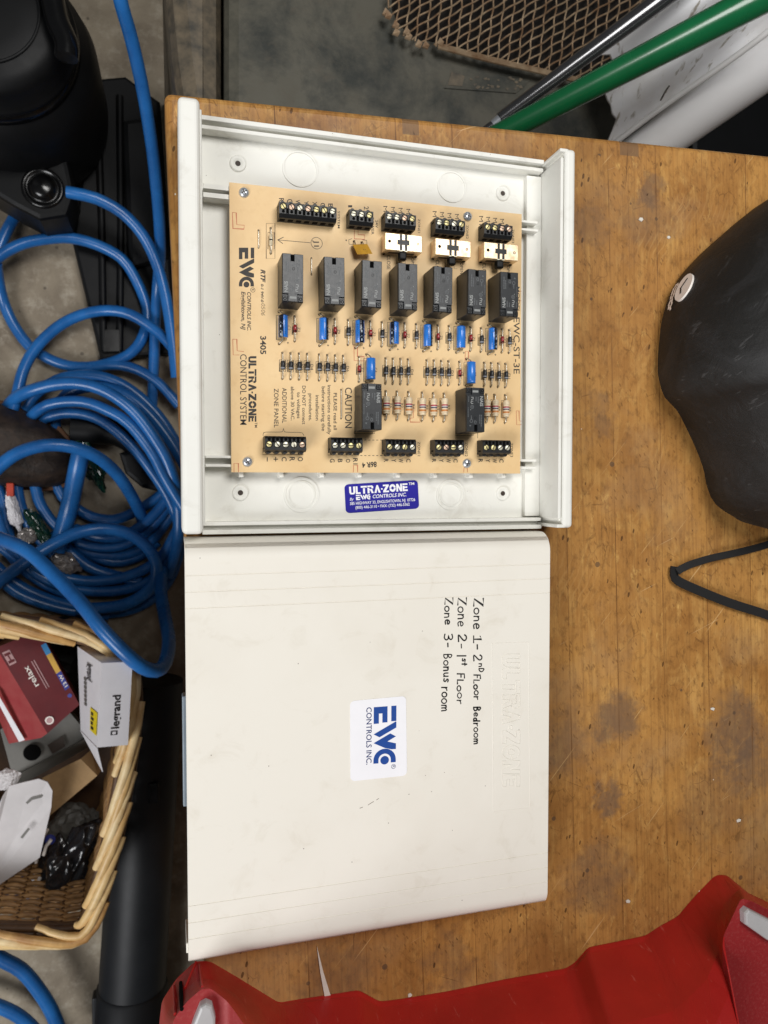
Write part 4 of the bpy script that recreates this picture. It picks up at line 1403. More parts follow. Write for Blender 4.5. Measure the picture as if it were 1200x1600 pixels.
# ribs on the rounded corner facet
for y0, y1 in ((1521, 1566), (1512, 1548)):
    pass
body = m.build('case_body', case)
def dark_slot(px0, py0, px1, py1, z, wd=3.2):
    a, b = U(px0, py0, z), U(px1, py1, z)
    d = (b - a).normalized()
    nv = Vector((-d.y, d.x, 0)) * wd / 2
    return a, b, nv
m = MB()
bv = BVHTree.FromPolygons([v.co * 1000 + WORLD[body] for v in body.data.vertices], [list(p.vertices) for p in body.data.polygons])
def on_body(px, py, lift=.0):
    d = (U(px, py, 0) - CAM).normalized()
    h = bv.ray_cast(CAM, d)
    if h[0] is None:
        h = bv.find_nearest(U(px, py, 8))
    return h[0] + h[1] * lift, h[1]
a, _ = on_body(283, 1536, .4); b, _ = on_body(284, 1576, .4)
m.tube([a, a.lerp(b, .5), b], [1.1, 1.3, 1.1], 'hole_black', 8)
for (q0, q1) in (((272, 1541), (274, 1585)), ((312, 1508), (316, 1543)), ((276, 1529), (306, 1504))):
    a, _ = on_body(*q0, .2); b, _ = on_body(*q1, .2)
    m.tube([a, b], .9, 'case_red', 8)
m.build('corner_rib', case)
for quad in ([(303, 1600), (313, 1575), (322, 1570), (332, 1574), (337, 1592), (336, 1640), (290, 1640)], [(1165, 1428), (1171, 1421.6), (1230, 1452), (1230, 1484), (1200, 1470), (1166, 1446)]):
    m = MB()
    pts = [(v.x, v.y) for v in us(quad, 44)]
    m.prism(pts, 37.8, 44, 'latch_grey', r=1.6)
    m.build('latch', case)

# soft black bag with its round badge and strap
bag = thing('soft_bag', 'bulging soft black bag with round white badge near the back of the bench', 'bag', tuple(U(1290, 560, TBL)))
out = [(1200, 299), (1150, 340), (1100, 386), (1066, 430), (1045, 488), (1038, 560), (1041, 592), (1052, 624), (1072, 645), (1091, 682), (1112, 732), (1121, 771), (1136, 800), (1166, 821), (1200, 836),
       (1300, 850), (1420, 800), (1490, 620), (1480, 400), (1390, 270), (1280, 255)]
Pz = [(v.x, v.y) for v in us(out, 8)]
if sum(Pz[i][0] * Pz[(i + 1) % len(Pz)][1] - Pz[(i + 1) % len(Pz)][0] * Pz[i][1] for i in range(len(Pz))) < 0:
    Pz = Pz[::-1]
Pz = [Vector((x, y, 8)) for x, y in inset(Pz, 5)]
pts = smooth_path(Pz + [Pz[0]], 6)[:-1]
cx = sum(p.x for p in pts) / len(pts); cyb = sum(p.y for p in pts) / len(pts)
n = len(pts)
levels = [(.95, TBL + .1), (.985, TBL + 4), (1.0, 4), (1.0, 14), (.985, 28), (.95, 44), (.90, 60), (.83, 75), (.74, 88), (.62, 99), (.48, 107), (.33, 112), (.17, 115), (.05, 116)]
vs, fs = [], []
for k, (s, z) in enumerate(levels):
    for p in pts:
        v = Vector((cx + (p.x - cx) * s, cyb + (p.y - cyb) * s, z))
        if k > 0:
            w_ = min(1, k / 4)
            d = mnoise.noise(v * .015) * 2.5 + abs(mnoise.noise(Vector((v.x * .02, v.y * .05, v.z * .03)))) * -2.2 + mnoise.noise(v * .05) * .8 + abs(mnoise.noise(Vector((v.x * .05, v.y * .015, v.z * .04 + 7)))) * -1.8
            nn = Vector((p.x - cx, p.y - cyb, 0)).normalized() * (1 - k / len(levels)) + Vector((0, 0, k / len(levels)))
            v += nn * d * w_ * .8
        vs.append(v)
for k in range(len(levels) - 1):
    for i in range(n):
        fs.append([k * n + i, k * n + (i + 1) % n, (k + 1) * n + (i + 1) % n, (k + 1) * n + i])
if (vs[1] - vs[0]).cross(vs[n] - vs[0]).dot(Vector((vs[0].x - cx, vs[0].y - cyb, 0))) < 0:
    fs = [f[::-1] for f in fs]
m = MB()
m.add(vs, fs, 'bag_black', True)
m.add(vs[-n:], [list(range(n))], 'bag_black', True)
bb = m.build('bag_body', bag)
bvb = BVHTree.FromPolygons([v.co * 1000 + WORLD[bb] for v in bb.data.vertices], [list(p.vertices) for p in bb.data.polygons])
def on_bag(px, py):
    d = (U(px, py, 0) - CAM).normalized()
    h = bvb.ray_cast(CAM, d)
    return h[0], (h[1] if h[1].dot(d) < 0 else -h[1])
c, nn = on_bag(1069.6, 449.5)
# badge axes: its height runs along the bag's edge
e1, _ = on_bag(1074, 433.5); e2, _ = on_bag(1062, 466)
ax = (e1 - e2); ax -= nn * ax.dot(nn); ax.normalize()
ay = nn.cross(ax)
R_ = (e1 - e2).length / 2 * 1.22
def stick(u, v, lift):
    p = c + ax * u + ay * v
    h = bvb.find_nearest(p)
    return h[0] + nn * lift
m = MB()
N_ = 32
ringp = [stick(R_ * math.cos(2 * math.pi * i / N_), R_ * .7 * math.sin(2 * math.pi * i / N_), 1.4) for i in range(N_)]
# one flat disc just proud of the cloth
mid = sum(ringp, Vector()) / N_
flat = [p - nn * (p - mid).dot(nn) for p in ringp]
hi = max((stick(R_ * .9 * math.cos(a_), R_ * .5 * math.sin(a_), 0) - mid).dot(nn) for a_ in [k * .5 for k in range(13)])
flat = [p + nn * (max(hi, 0) + .2) for p in flat]
m.add(flat + [p - nn * 2.5 for p in flat], [list(range(N_)), list(range(N_))[::-1]] + [[i, (i + 1) % N_, N_ + (i + 1) % N_, N_ + i] for i in range(N_)], 'badge_white')
top = (mid - c).dot(nn) + max(hi, 0) + .2
def onflat(u, v, lift):
    return c + ax * u + ay * v + nn * (top + lift)
def fstroke(uv, wd, mat):
    for (a, b) in zip(uv, uv[1:]):
        d = Vector((b[0] - a[0], b[1] - a[1])).normalized() * wd / 2
        q = [(a[0] - d.y - d.x, a[1] + d.x - d.y), (a[0] + d.y - d.x, a[1] - d.x - d.y), (b[0] + d.y + d.x, b[1] - d.x + d.y), (b[0] - d.y + d.x, b[1] + d.x + d.y)]
        m.add([onflat(x, y, .25) for x, y in q], [[0, 1, 2, 3], [3, 2, 1, 0]], mat)
def bstroke(uv, wd, lift, mat):
    for (a, b) in zip(uv, uv[1:]):
        d = Vector((b[0] - a[0], b[1] - a[1])).normalized() * wd / 2
        q = [(a[0] - d.y - d.x, a[1] + d.x - d.y), (a[0] + d.y - d.x, a[1] - d.x - d.y), (b[0] + d.y + d.x, b[1] - d.x + d.y), (b[0] - d.y + d.x, b[1] + d.x + d.y)]
        P4 = [stick(x, y, lift) for x, y in q]
        m.add(P4, [[0, 1, 2, 3], [3, 2, 1, 0]], mat)
sgn = 1 if ay.x < 0 else -1
fstroke([(R_ * .55, -sgn * R_ * .12), (R_ * .02, sgn * R_ * .24), (-R_ * .42, sgn * R_ * .10)], R_ * .12, 'marker_black')
# two lines of small pale lettering beside the badge, too small to read
rr = random.Random(2)
for row in (.86, 1.12):
    u = R_ * .75
    while u > -R_ * 1.25:
        d = rr.uniform(.08, .2) * R_
        bstroke([(u, sgn * R_ * (row + rr.uniform(-.06, .06))), (u - d, sgn * R_ * (row + rr.uniform(-.08, .08)))], R_ * .17, 1.3, 'badge_white')
        u -= d + R_ * rr.uniform(.12, .22)
m.build('round_badge', bag)
m = MB()
def ribbon(m, pts, wd, th, mat, tilt=0.):
    pts = smooth_path(pts, 4)
    n = len(pts)
    vs = []
    for i, p in enumerate(pts):
        t = (pts[min(i + 1, n - 1)] - pts[max(i - 1, 0)]).normalized()
        side = t.cross(Vector((0, 0, 1))).normalized()
        up = Vector((0, 0, 1))
        s2 = side * math.cos(tilt) + up * math.sin(tilt)
        u2 = up * math.cos(tilt) - side * math.sin(tilt)
        for a, b in ((-1, -1), (1, -1), (1, 1), (-1, 1)):
            vs.append(p + s2 * a * wd / 2 + u2 * b * th / 2)
    fs = [[i * 4 + j, i * 4 + (j + 1) % 4, i * 4 + 4 + (j + 1) % 4, i * 4 + 4 + j] for i in range(n - 1) for j in range(4)]
    m.add(vs, fs + [[0, 1, 2, 3], [n * 4 - 1, n * 4 - 2, n * 4 - 3, n * 4 - 4]], mat)
ribbon(m, us([(1262, 826), (1232, 836), (1202, 850), (1158, 862), (1108, 873), (1074, 884), (1058, 893)], -9), 5.4, 1.4, 'strap_black', -.5)
ribbon(m, us([(1054, 885), (1053, 898), (1060, 908), (1090, 922), (1140, 942), (1202, 962), (1260, 985)], -11), 7.0, 1.4, 'strap_black', .1)
m.build('strap', bag)

# splinter and paint chips on the bench
m = MB()
p = [U(494.6, 1477, TBL), U(505, 1518, TBL), U(517, 1557, TBL), U(516, 1575, TBL), U(508, 1575, TBL), U(507, 1557, TBL), U(500, 1518, TBL)]
m.slab([Vector((v.x, v.y, TBL + .1)) for v in p][::-1], (0, 0, 1.1), 'paint_chip')
tag(m.build('splinter', origin=p[2]), 'thin pointed white splinter lying between the panel cover and the red case', 'splinter')
for (px, py, s, lab) in ((1113, 1107, 2.2, 'white paint chip by the dark stain right of the panel cover'), (1153.6, 1281.4, 2.6, 'square pale paint chip on the bench above the red case corner'),
                         (980.6, 1408, 2.0, 'small pale elongated chip left of the red case peak'), (640, 1554.6, 2.0, 'white crumb at the edge of the red case'), (1044, 371, 1.6, 'white crumb on the bench left of the black bag'), (1001, 343, 2.2, 'pale round drip on the bench between the control panel and the black bag')):
    m = MB()
    c = U(px, py, TBL)
    rr = random.Random(px)
    a0 = rr.uniform(0, 3)
    q = [(c.x + s * rr.uniform(.7, 1.1) * math.cos(a0 + k * 1.257) * (1.3 if 'elong' in lab else 1), c.y + s * rr.uniform(.6, 1.1) * math.sin(a0 + k * 1.257) * .8) for k in range(5)]
    m.prism(q, TBL + .1, TBL + 1.0, 'paint_chip', r=.3)
    tag(m.build('paint_chip', origin=c), lab, 'paint chip', 'paint crumbs on the bench')
# strip of plastic between bench edge and cover
m = MB()
a, b = U(291, 1085, TBL - 4), U(293, 1257, TBL - 4)
m.box(a.x - 2.6, a.x + 1.6, b.y, a.y, TBL - 10, TBL - .6, 'strip_grey', .8)
tag(m.build('plastic_strip', origin=(a.x, (a.y + b.y) / 2, TBL - 5)), 'thin pale blue-grey plastic strip on the bench edge beside the panel cover', 'plastic strip')

# ------------------------------------------------------------------ behind the bench
heater = thing('floor_heater', 'grimy dark enamelled floor heater with an expanded steel mesh guard behind the bench', 'heater', tuple(U(650, 60, FLOOR)))
m = MB()
ZH = -345.
def prism_px(m, px, z0, z1, mat, r=0, top=None):
    m.prism([(v.x, v.y) for v in us(px, z1)], z0, z1, mat, top=top, r=r)
prism_px(m, [(352, -90), (352, 240), (1075, 360), (1075, -90)], FLOOR + .5, ZH, 'heater_enamel', 14)
m2 = MB()
prism_px(m, [(252, -90), (270, 90), (292, 240), (347, 240), (347, -90)], FLOOR + .5, ZH - 8, 'plate_worn', 20)
body = m.build('heater_body', heater)
m2.build('side_panel', heater)
guard = [(606, -60), (607, 18), (616, 38), (632, 56), (650, 66), (684, 72), (760, 92), (850, 113), (960, 140), (1066, 168), (1068, 160), (1068, -60)]
gz = ZH + 14
m = MB()
prism_px(m, [(x * .98 + 18, y * .98 - 4) for x, y in guard], ZH - 1, ZH + 1.5, 'hollow_shade')  # dark sheet paints in the shade of a hollow under the mesh
m.build('guard_backing', heater)
m = MB()
G2 = [(v.x, v.y) for v in us(guard, gz)]
def inside(p, poly):
    c_ = False
    j = len(poly) - 1
    for i in range(len(poly)):
        if (poly[i][1] > p[1]) != (poly[j][1] > p[1]) and p[0] < (poly[j][0] - poly[i][0]) * (p[1] - poly[i][1]) / (poly[j][1] - poly[i][1]) + poly[i][0]:
            c_ = not c_
        j = i
    return c_
# expanded steel: two families of slightly wavy strands crossing in slim diamonds
def strand(p0, dx, dy, nn, w0):
    prev = None
    ln = math.hypot(dx, dy)
    for i in range(nn):
        t = i / 4
        wv = .9 * math.sin(math.pi * t + w0)
        x = p0[0] + dx * t - dy / ln * wv
        y = p0[1] + dy * t + dx / ln * wv
        p = U(x, y, gz + .7 * math.cos(math.pi * t + w0))
        if prev is not None:
            mid = (prev + p) / 2
            if inside((mid.x, mid.y), G2):
                m.tube([prev, p], 1.05, 'mesh_steel', 5, caps=False)
        prev = p
for k in range(-14, 50):
    strand((600 + k * 16.4, -80), -1.9, 17.0, 80, 0)
for k in range(-12, 54):
    strand((560, -190 + k * 14.4), 17.4, -10.6 + 17.0 * 0, 180, 0)
m.build('mesh_guard', heater)
m = MB()
rim = [U(x, y, gz) for x, y in guard[5:11]]
ribbon(m, [p + Vector((0, 0, .5)) for p in rim], 7.5, 1.8, 'mesh_steel', .25)
edge = smooth_path([U(x, y, gz) for x, y in guard[1:6]], 9)
rr = random.Random(4)
for p in edge:
    q = p + Vector((rr.uniform(-5, 3), rr.uniform(-4, 4), rr.uniform(-2, 3)))
    m.slab([q + Vector((-4, -2, 0)), q + Vector((2, -4, 1)), q + Vector((4.5, 1, 0)), q + Vector((-1, 4, 2))], (rr.uniform(-.5, .5), .5, 1.6), 'mesh_steel')
m.build('guard_rim', heater)
m = MB()
q = us([(704, 118), (828, 126), (806, 146), (694, 138)], ZH + .8)
m.slab(q[::-1], (0, 0, .8), 'heater_enamel')
q = us([(705.6, 112), (726, 119), (722, 134.6), (699.4, 133)], ZH + 1.8)
m.slab(q[::-1], (0, 0, .4), 'plate_worn')
rr = random.Random(21)
for k in range(26):
    x, y = rr.uniform(728, 815), rr.uniform(120, 138)
    y = y + (x - 770) * .04
    n_ = rr.randint(4, 6)
    a0 = rr.uniform(0, 6)
    q = [U(x + rr.uniform(1.5, 4.5) * math.cos(a0 + 6.283 * i / n_), y + rr.uniform(1, 3) * math.sin(a0 + 6.283 * i / n_), ZH + 1.9 + k * .02) for i in range(n_)]
    m.poly(q[::-1], 'plate_worn')
m.build('rating_plate', heater)

m = MB()
prism_px(m, [(1082, 120), (1082, 420), (1400, 480), (1400, 120)], FLOOR + .5, -470, 'black_plastic', 8)  # box added only to keep the gap beside the roll dark
tag(m.build('dark_filler_box', origin=U(1150, 200, FLOOR)), 'black box added to fill the darkness behind the bench right of the white roll', 'filler box')

def pole(name, a, b, ra, rb, mat, label, cat, ext=(.9, .45)):
    d = b - a
    A, B = a - d * ext[0], b + d * ext[1]
    m = MB()
    N = 24
    m.tube([A.lerp(B, i / N) for i in range(N + 1)], [ra + (rb - ra) * i / N for i in range(N + 1)], mat, 28)
    return m, A, B, d
a, b = U(815, 191.5, -230), U(1127, 29, -140)
m, A, B, d = pole('broom_pole', a, b, 8.2, 15.3, 'pole_green', '', '', (.8, .25))
tag(m.build('broom_pole', origin=a), 'glossy green metal pole leaning over the back corner of the bench', 'pole')
a, b = U(786, 183, -240), U(1027, 4, -172)
m, A, B, d = pole('paint_pole', a, b, 6.4, 10, 'pole_black', '', '', (.02, .3))
dn = d.normalized()
m.tube([A - dn * 9, A - dn * .3], [4.4, 5.4], 'chrome', 20)
m.tube([A - dn * 60, A - dn * 9], [4.2, 4.2], 'pole_black', 20)
tag(m.build('paint_pole', origin=a), 'glossy black tube with a bright metal tip beside the green pole', 'pole')

# white vinyl roll with its loose inner sheet
roll = thing('vinyl_roll', 'rolled white vinyl sheet with stained loose edge standing behind the green pole', 'vinyl roll', tuple(U(1090, 230, FLOOR)))
def rp(t, s):
    """photo position: t along the roll from the bench edge, s across it"""
    return (1090 + .81 * t + .59 * s, 128 - .59 * t + .81 * s)
def rz(t): return -235 + t * .5
sec = [(-122, 8), (-112, 26), (-98, 34), (-84, 30), (-70, 10), (-60, 4), (-50, 12), (-38, 24), (-27, 22), (-17, 8), (-8, -2), (0, 0)]
m = MB()
vs = []
ts = 40
for k in range(ts + 1):
    for s, h in sec:
        # left margin of the sheet slants
        t0 = -165 + (-s) * .52 + 4 * math.sin(s * .2)
        t = t0 + (230 - t0) * k / ts
        x, y = rp(t, s)
        v = U(x, y, rz(t))
        hh = h * (.5 + .5 * min(1, max(0, (t + 150) / 140))) * .9
        vs.append(v + Vector((0, 0, hh * 1.5 + 7 * mnoise.noise(v * .02) - 5 * abs(mnoise.noise(v * .045)))))
ns = len(sec)
fs = [[k * ns + i, k * ns + i + 1, (k + 1) * ns + i + 1, (k + 1) * ns + i] for k in range(ts) for i in range(ns - 1)]
m.add(vs, fs, 'sheet_stained', True)
m.add([v - Vector((0, 0, 2)) for v in vs], [f[::-1] for f in fs], 'sheet_stained', True)
# rim that closes the sheet's thickness on the left
m.add([vs[i] for i in range(ns)] + [vs[i] - Vector((0, 0, 2)) for i in range(ns)], [[i, ns + i, ns + i + 1, i + 1] for i in range(ns - 1)], 'trim_white')
m.build('loose_sheet', roll)
m = MB()
path = [U(*rp(t, 39), rz(t) - 8) for t in range(-330, 240, 30)]
m.tube(path, [22.5 + .3 * i for i in range(len(path))], 'roll_white', 40)
m.build('rolled_part', roll)
m = MB()
path = [U(*rp(t, 1 + 1.5 * math.sin(t * .02)), rz(t) + 20) for t in range(-330, 240, 12)]
m.tube(path, 3.2, 'trim_white', 10)
m.build('edge_bead', roll)
m = MB()
q = [U(1046, 134, rz(-20) + 14), U(1040, 142, rz(-20) + 12), U(1032, 157, rz(-20) + 9)]
m.tube(smooth_path(q, 2), [.8] * len(smooth_path(q, 2)), 'slot_dark', 6)
m.build('tear', roll)

# ------------------------------------------------------------------ floor left of the bench
vac = thing('shop_vacuum', 'black plastic shop vacuum drum with caster foot in the far left corner', 'vacuum cleaner', tuple(U(-30, 20, FLOOR)))
c = U(-30, 20, -430)
m = MB()
m.lathe([(0, 12), (40, 12), (72, 8), (84, 2), (88, -6), (88, -30), (92, -32), (93, -38), (90, -42)], (c.x, c.y, -425), 'black_plastic', 72)
m.build('lid', vac)
m = MB()
m.lathe([(88, -40), (93, -44), (94, -56), (90, -60)], (c.x, c.y, -425), 'black_gloss', 72)
m.build('rim_band', vac)
m = MB()
m.lathe([(88, 0), (104, -14), (110, -40), (112, -150), (110, -175)], (c.x, c.y, -480), 'black_plastic', 72)
m.build('drum', vac)
m = MB()
foot = [(-30, 250), (0, 230), (60, 212), (92, 190), (102, 236), (116, 300), (104, 336), (62, 343), (22, 322), (-30, 290)]
prism_px(m, foot, -640, -570, 'black_plastic', 6)
m.build('caster_foot', vac)
m = MB()
k = U(66, 292, -565)
m.lathe([(26, -6), (25, 0), (21, 1), (20, -2), (16.5, -2), (15.5, 3), (10, 6.5), (0, 7.5)], (k.x, k.y, -567), 'black_gloss', 40)
m.build('foot_cap', vac)
m = MB()
for r_ in (60,):
    m.lathe([(r_ - 1.5, 0), (r_, 1.6), (r_ + 1.5, 0)], (c.x, c.y, -413), 'black_plastic', 64)
m.tube(smooth_path(us([(78, -40), (84, 10), (92, 40), (104, 66), (104, 90)], -400), 8), 12, 'black_gloss', 14)
m.build('carry_handle', vac)

tr = thing('plastic_trough', 'long ribbed black plastic trough lying on the concrete along the bench', 'trough', tuple(U(200, 340, FLOOR)))
m = MB()
prism_px(m, [(112, 375), (150, 122), (196, 118), (250, 158), (272, 470), (264, 552), (157, 562)], FLOOR + .5, FLOOR + 22, 'black_plastic', 5)
m.build('trough_base', tr)
for xa, xb in ((152, 162), (187, 187)):
    m = MB()
    m.tube(us([(xa, 150), ((xa + xb) / 2 + 2, 350), (xb, 548)], FLOOR + 26), 5, 'black_plastic', 12)
    m.build('trough_rib', tr)
m = MB()
a = us([(164, 516), (186, 516), (187, 549), (162, 550)], FLOOR + 30)
m.slab(a[::-1], (0, 0, 3), 'black_gloss')
m.build('trough_clip', tr)
m = MB()
prism_px(m, [(190, 186), (245, 178), (262, 400), (200, 420)], FLOOR + 22, FLOOR + 40, 'black_plastic', 8)
m.build('trough_panel', tr)

# blower tube
tube = thing('blower_tube', 'long straight black plastic blower tube on the floor along the bench edge', 'blower tube', tuple(U(215, 1350, FLOOR)))
a, b = U(236, 1062, FLOOR + 47), U(207, 1538, FLOOR + 47)
m = MB()
m.tube([a.lerp(b, i / 20) for i in range(21)], [45 + 1.5 * i / 20 for i in range(21)], 'tube_black', 48)
m.build('tube_body', tube)
dd = (b - a).normalized()
m = MB()
m.tube([b - dd * 1, b, b + dd * 4, b + dd * 5, b + dd * 240], [45.2, 48.5, 48.5, 50, 50], 'tube_black', 48)
m.build('tube_collar', tube)
m = MB()
e = U(240, 1240, FLOOR + 96)
m.box(e.x - 7, e.x + 7, e.y - 14, e.y + 14, FLOOR + 86, FLOOR + 96, 'black_plastic', 2)
m.build('lock_button', tube)
m = MB()
e = U(153, 1573, FLOOR + 60)
m.box(e.x - 8, e.x + 10, e.y - 30, e.y + 14, FLOOR + 40, FLOOR + 62, 'tube_black', 3)
m.build('collar_lug', tube)

# small black elbow pieces inside the hose coil
m = MB()
p = us([(112, 670), (150, 672), (185, 676), (212, 690)], FLOOR + 24)
m.tube(smooth_path(p, 5), 20, 'black_plastic', 20)
tag(m.build('pipe_elbow', origin=p[1]), 'short curved black plastic pipe lying inside the blue hose coil', 'pipe elbow')
m = MB()
prism_px(m, [(186, 708), (215, 700), (262, 720), (258, 770), (222, 762), (196, 740)], FLOOR + .5, FLOOR + 34, 'black_plastic', 6)
tag(m.build('plastic_wedge', origin=U(222, 735, FLOOR)), 'black plastic wedge lying under the right side of the hose coil', 'wedge')

# boot
boot = thing('leather_boot', 'scuffed dark brown leather work boot toe among the blue hose coils', 'boot', tuple(U(20, 700, FLOOR)))
secs = [(-120, 688, 62, 120), (-80, 688, 62, 104), (-40, 690, 61, 92), (0, 695, 59, 82), (35, 702, 55, 74), (65, 709, 50, 68), (88, 715, 42, 62), (104, 720, 30, 54), (112, 724, 18, 46), (115, 725, 7, 38)]
m = MB()
vs = []
NB = 28
for (px, pc, hw, hz) in secs:
    zc = FLOOR + 20
    top = U(px, pc, FLOOR + 30)
    ww = hw * .95
    for j in range(NB):
        t = math.pi * j / (NB - 1)
        y = math.cos(t) * ww
        z = math.sin(t) ** .75 * (hz - 18)
        v = Vector((top.x, top.y - y, zc + z))
        v.z += mnoise.noise(v * .03) * 3.5
        v.y += mnoise.noise(v * .025 + Vector((9, 0, 0))) * 3
        vs.append(v)
fs = [[i * NB + j, (i + 1) * NB + j, (i + 1) * NB + j + 1, i * NB + j + 1] for i in range(len(secs) - 1) for j in range(NB - 1)]
m.add(vs, fs, 'boot_leather', True)
m.add(vs[-NB:], [list(range(NB))], 'boot_leather', True)
m.build('boot_upper', boot)
m = MB()
outl = []
for (px, pc, hw, hz) in secs:
    p = U(px, pc, FLOOR + 20)
    outl.append((p.x + 4, p.y + hw * .95 + 5))
outl2 = []
for (px, pc, hw, hz) in secs:
    p = U(px, pc, FLOOR + 20)
    outl2.append((p.x + 4, p.y - hw * .95 - 5))
pl = outl + [(outl[-1][0] + 4, (outl[-1][1] + outl2[-1][1]) / 2)] + outl2[::-1]
m.prism(pl, FLOOR + .5, FLOOR + 21, 'boot_welt', r=2)
m.build('boot_sole', boot)

# blue air hose
F = FLOOR
hose = MB()
def H(pts, z, r=7.6, step=9):
    if not isinstance(z, (list, tuple)):
        z = [z] * len(pts)
    P = [U(x, y, F + zz) for (x, y), zz in zip(pts, z)]
    hose.tube(smooth_path(P, step), r, 'hose_blue', 14)
H([(180, -40), (190, 8), (205, 60), (222, 135), (236, 220), (244, 290), (249, 350), (250, 400), (246, 450), (243, 500), (241, 560), (238, 620), (236, 660)], [330, 310, 280, 240, 190, 150, 110, 80, 50, 40, 30, 20, 12])
H([(104, 300), (116, 302), (150, 310), (190, 332), (222, 366), (244, 410), (258, 460), (268, 520), (276, 590)], [120, 120, 118, 112, 104, 96, 90, 84, 80])
H([(36, 322), (26, 334), (10, 362), (-4, 396), (-20, 450)], 24)
H([(-6, 405), (8, 394), (38, 380), (75, 373), (110, 372), (150, 382), (190, 404), (214, 440), (229, 480), (228, 512), (214, 542), (190, 560), (150, 572), (110, 572), (75, 560), (45, 540), (20, 505), (5, 470), (-2, 440), (-6, 412)], [52, 52, 50, 48, 46, 44, 42, 36, 32, 30, 28, 22, 18, 16, 14, 12, 12, 16, 28, 48])
H([(20, 640), (26, 620), (36, 580), (55, 545), (90, 511), (130, 491), (170, 485), (205, 492), (240, 514), (262, 534), (285, 565)], [40, 40, 38, 38, 40, 44, 48, 54, 58, 62, 62])
H([(100, 598), (120, 586), (145, 575), (180, 570), (215, 578), (250, 600), (280, 634)], [14, 14, 18, 22, 26, 30, 32])
H([(-12, 690), (4, 650), (22, 624), (50, 610), (90, 600), (130, 600), (170, 614), (210, 644), (244, 690), (264, 728), (277, 778), (279, 830), (272, 872), (262, 900)], [8, 20, 44, 62, 70, 74, 78, 80, 80, 78, 70, 60, 40, 30], 8.4)
H([(30, 690), (44, 658), (64, 638), (90, 629), (130, 628), (165, 640), (200, 661), (235, 704), (256, 744), (276, 778), (290, 800)], [10, 34, 54, 62, 68, 74, 78, 80, 80, 80, 80])
H([(88, 690), (86, 660), (90, 636), (104, 616), (130, 606), (165, 606), (205, 622), (245, 660), (280, 712), (305, 770)], [10, 16, 22, 28, 34, 38, 42, 44, 46, 46])
H([(-30, 760), (0, 728), (30, 707), (70, 696), (110, 698), (150, 713), (182, 740), (205, 774), (219, 802), (226, 826)], [116, 120, 122, 122, 118, 108, 88, 62, 40, 30], 8.4)
H([(112, 786), (122, 796), (145, 808), (178, 812), (210, 800), (245, 778), (268, 758)], [18, 18, 20, 22, 24, 28, 34])
H([(-6, 748), (6, 790), (12, 830), (24, 868), (50, 900)], 20)
H([(25, 752), (32, 790), (46, 822), (68, 850), (84, 866)], 34)
H([(54, 752), (60, 780), (74, 806), (96, 830), (110, 840)], 30)
H([(88, 756), (98, 776), (112, 790)], 16)
H([(128, 700), (122, 728), (109, 790), (98, 830), (88, 860)], [78, 74, 50, 44, 40], 12)
H([(-30, 935), (0, 908), (40, 878), (80, 852), (120, 833), (165, 826), (205, 836), (234, 860), (245, 888), (238, 915), (214, 936), (180, 948), (120, 952)], [40, 44, 60, 70, 72, 68, 62, 56, 50, 46, 42, 38, 34], 8.6)
H([(80, 836), (98, 848), (110, 862), (140, 886), (180, 900), (222, 908)], [6, 12, 18, 18, 20, 26], 8.2)
H([(96, 824), (114, 838), (126, 848), (155, 855), (190, 852), (222, 836), (252, 806), (268, 780)], [4, 12, 18, 20, 24, 28, 34, 38])
H([(104, 842), (130, 860), (165, 868), (200, 866), (236, 846), (262, 812), (276, 790)], [2, 8, 10, 12, 16, 20, 26])
H([(-10, 846), (20, 868), (60, 898), (100, 916), (150, 924), (200, 920), (244, 900), (270, 862)], [26, 26, 24, 24, 26, 28, 30, 34])
H([(-10, 880), (20, 908), (60, 930), (110, 946), (160, 950), (210, 938), (250, 910), (275, 870)], [14, 14, 14, 16, 18, 20, 22, 24])
H([(118, 846), (140, 866), (165, 876), (190, 878), (220, 868), (246, 846)], [2, 6, 8, 8, 8, 10])
H([(-40, 828), (0, 842), (44, 862), (88, 902), (128, 944), (160, 984), (195, 1020), (222, 1042), (244, 1048), (258, 1036), (264, 1004), (258, 965), (252, 930), (252, 890)], [130, 150, 180, 210, 235, 250, 255, 250, 235, 215, 180, 130, 80, 40], 8.6)
H([(40, 640), (60, 612), (100, 590), (150, 587), (200, 606), (248, 650), (284, 706)], [20, 26, 30, 32, 32, 32, 30])
H([(-20, 880), (20, 922), (70, 944), (120, 956), (170, 962)], [24, 22, 20, 16, 12])
H([(-10, 800), (14, 850), (56, 884), (100, 902), (150, 908), (206, 898), (250, 872), (278, 826)], [40, 36, 32, 30, 30, 32, 36, 40])
H([(20, 712), (44, 676), (74, 652), (110, 645), (150, 653), (190, 681), (228, 724), (262, 776), (284, 830)], [8, 20, 34, 44, 50, 54, 56, 56, 52])
H([(150, 960), (200, 954), (240, 934), (268, 900), (284, 850)], [10, 10, 12, 14, 16])
H([(-20, 790), (0, 838), (28, 880), (70, 912), (120, 934)], [12, 14, 14, 14, 12])
H([(118, 826), (150, 838), (190, 838), (226, 818), (256, 786), (276, 750)], [20, 34, 36, 40, 44, 48])
tag(hose.build('air_hose', origin=U(130, 760, F)), 'long blue rubber air hose heaped in loose coils on the floor left of the bench', 'air hose')
hose = MB()
H([(-40, 1470), (0, 1497), (34, 1516), (64, 1552), (86, 1592), (104, 1650)], 60, 9.6)
H([(-40, 1560), (0, 1573), (30, 1588), (56, 1612), (80, 1650)], 30, 9)
tag(hose.build('air_hose', origin=U(50, 1560, F)), 'blue hose loop in the near left corner below the wicker basket', 'air hose')

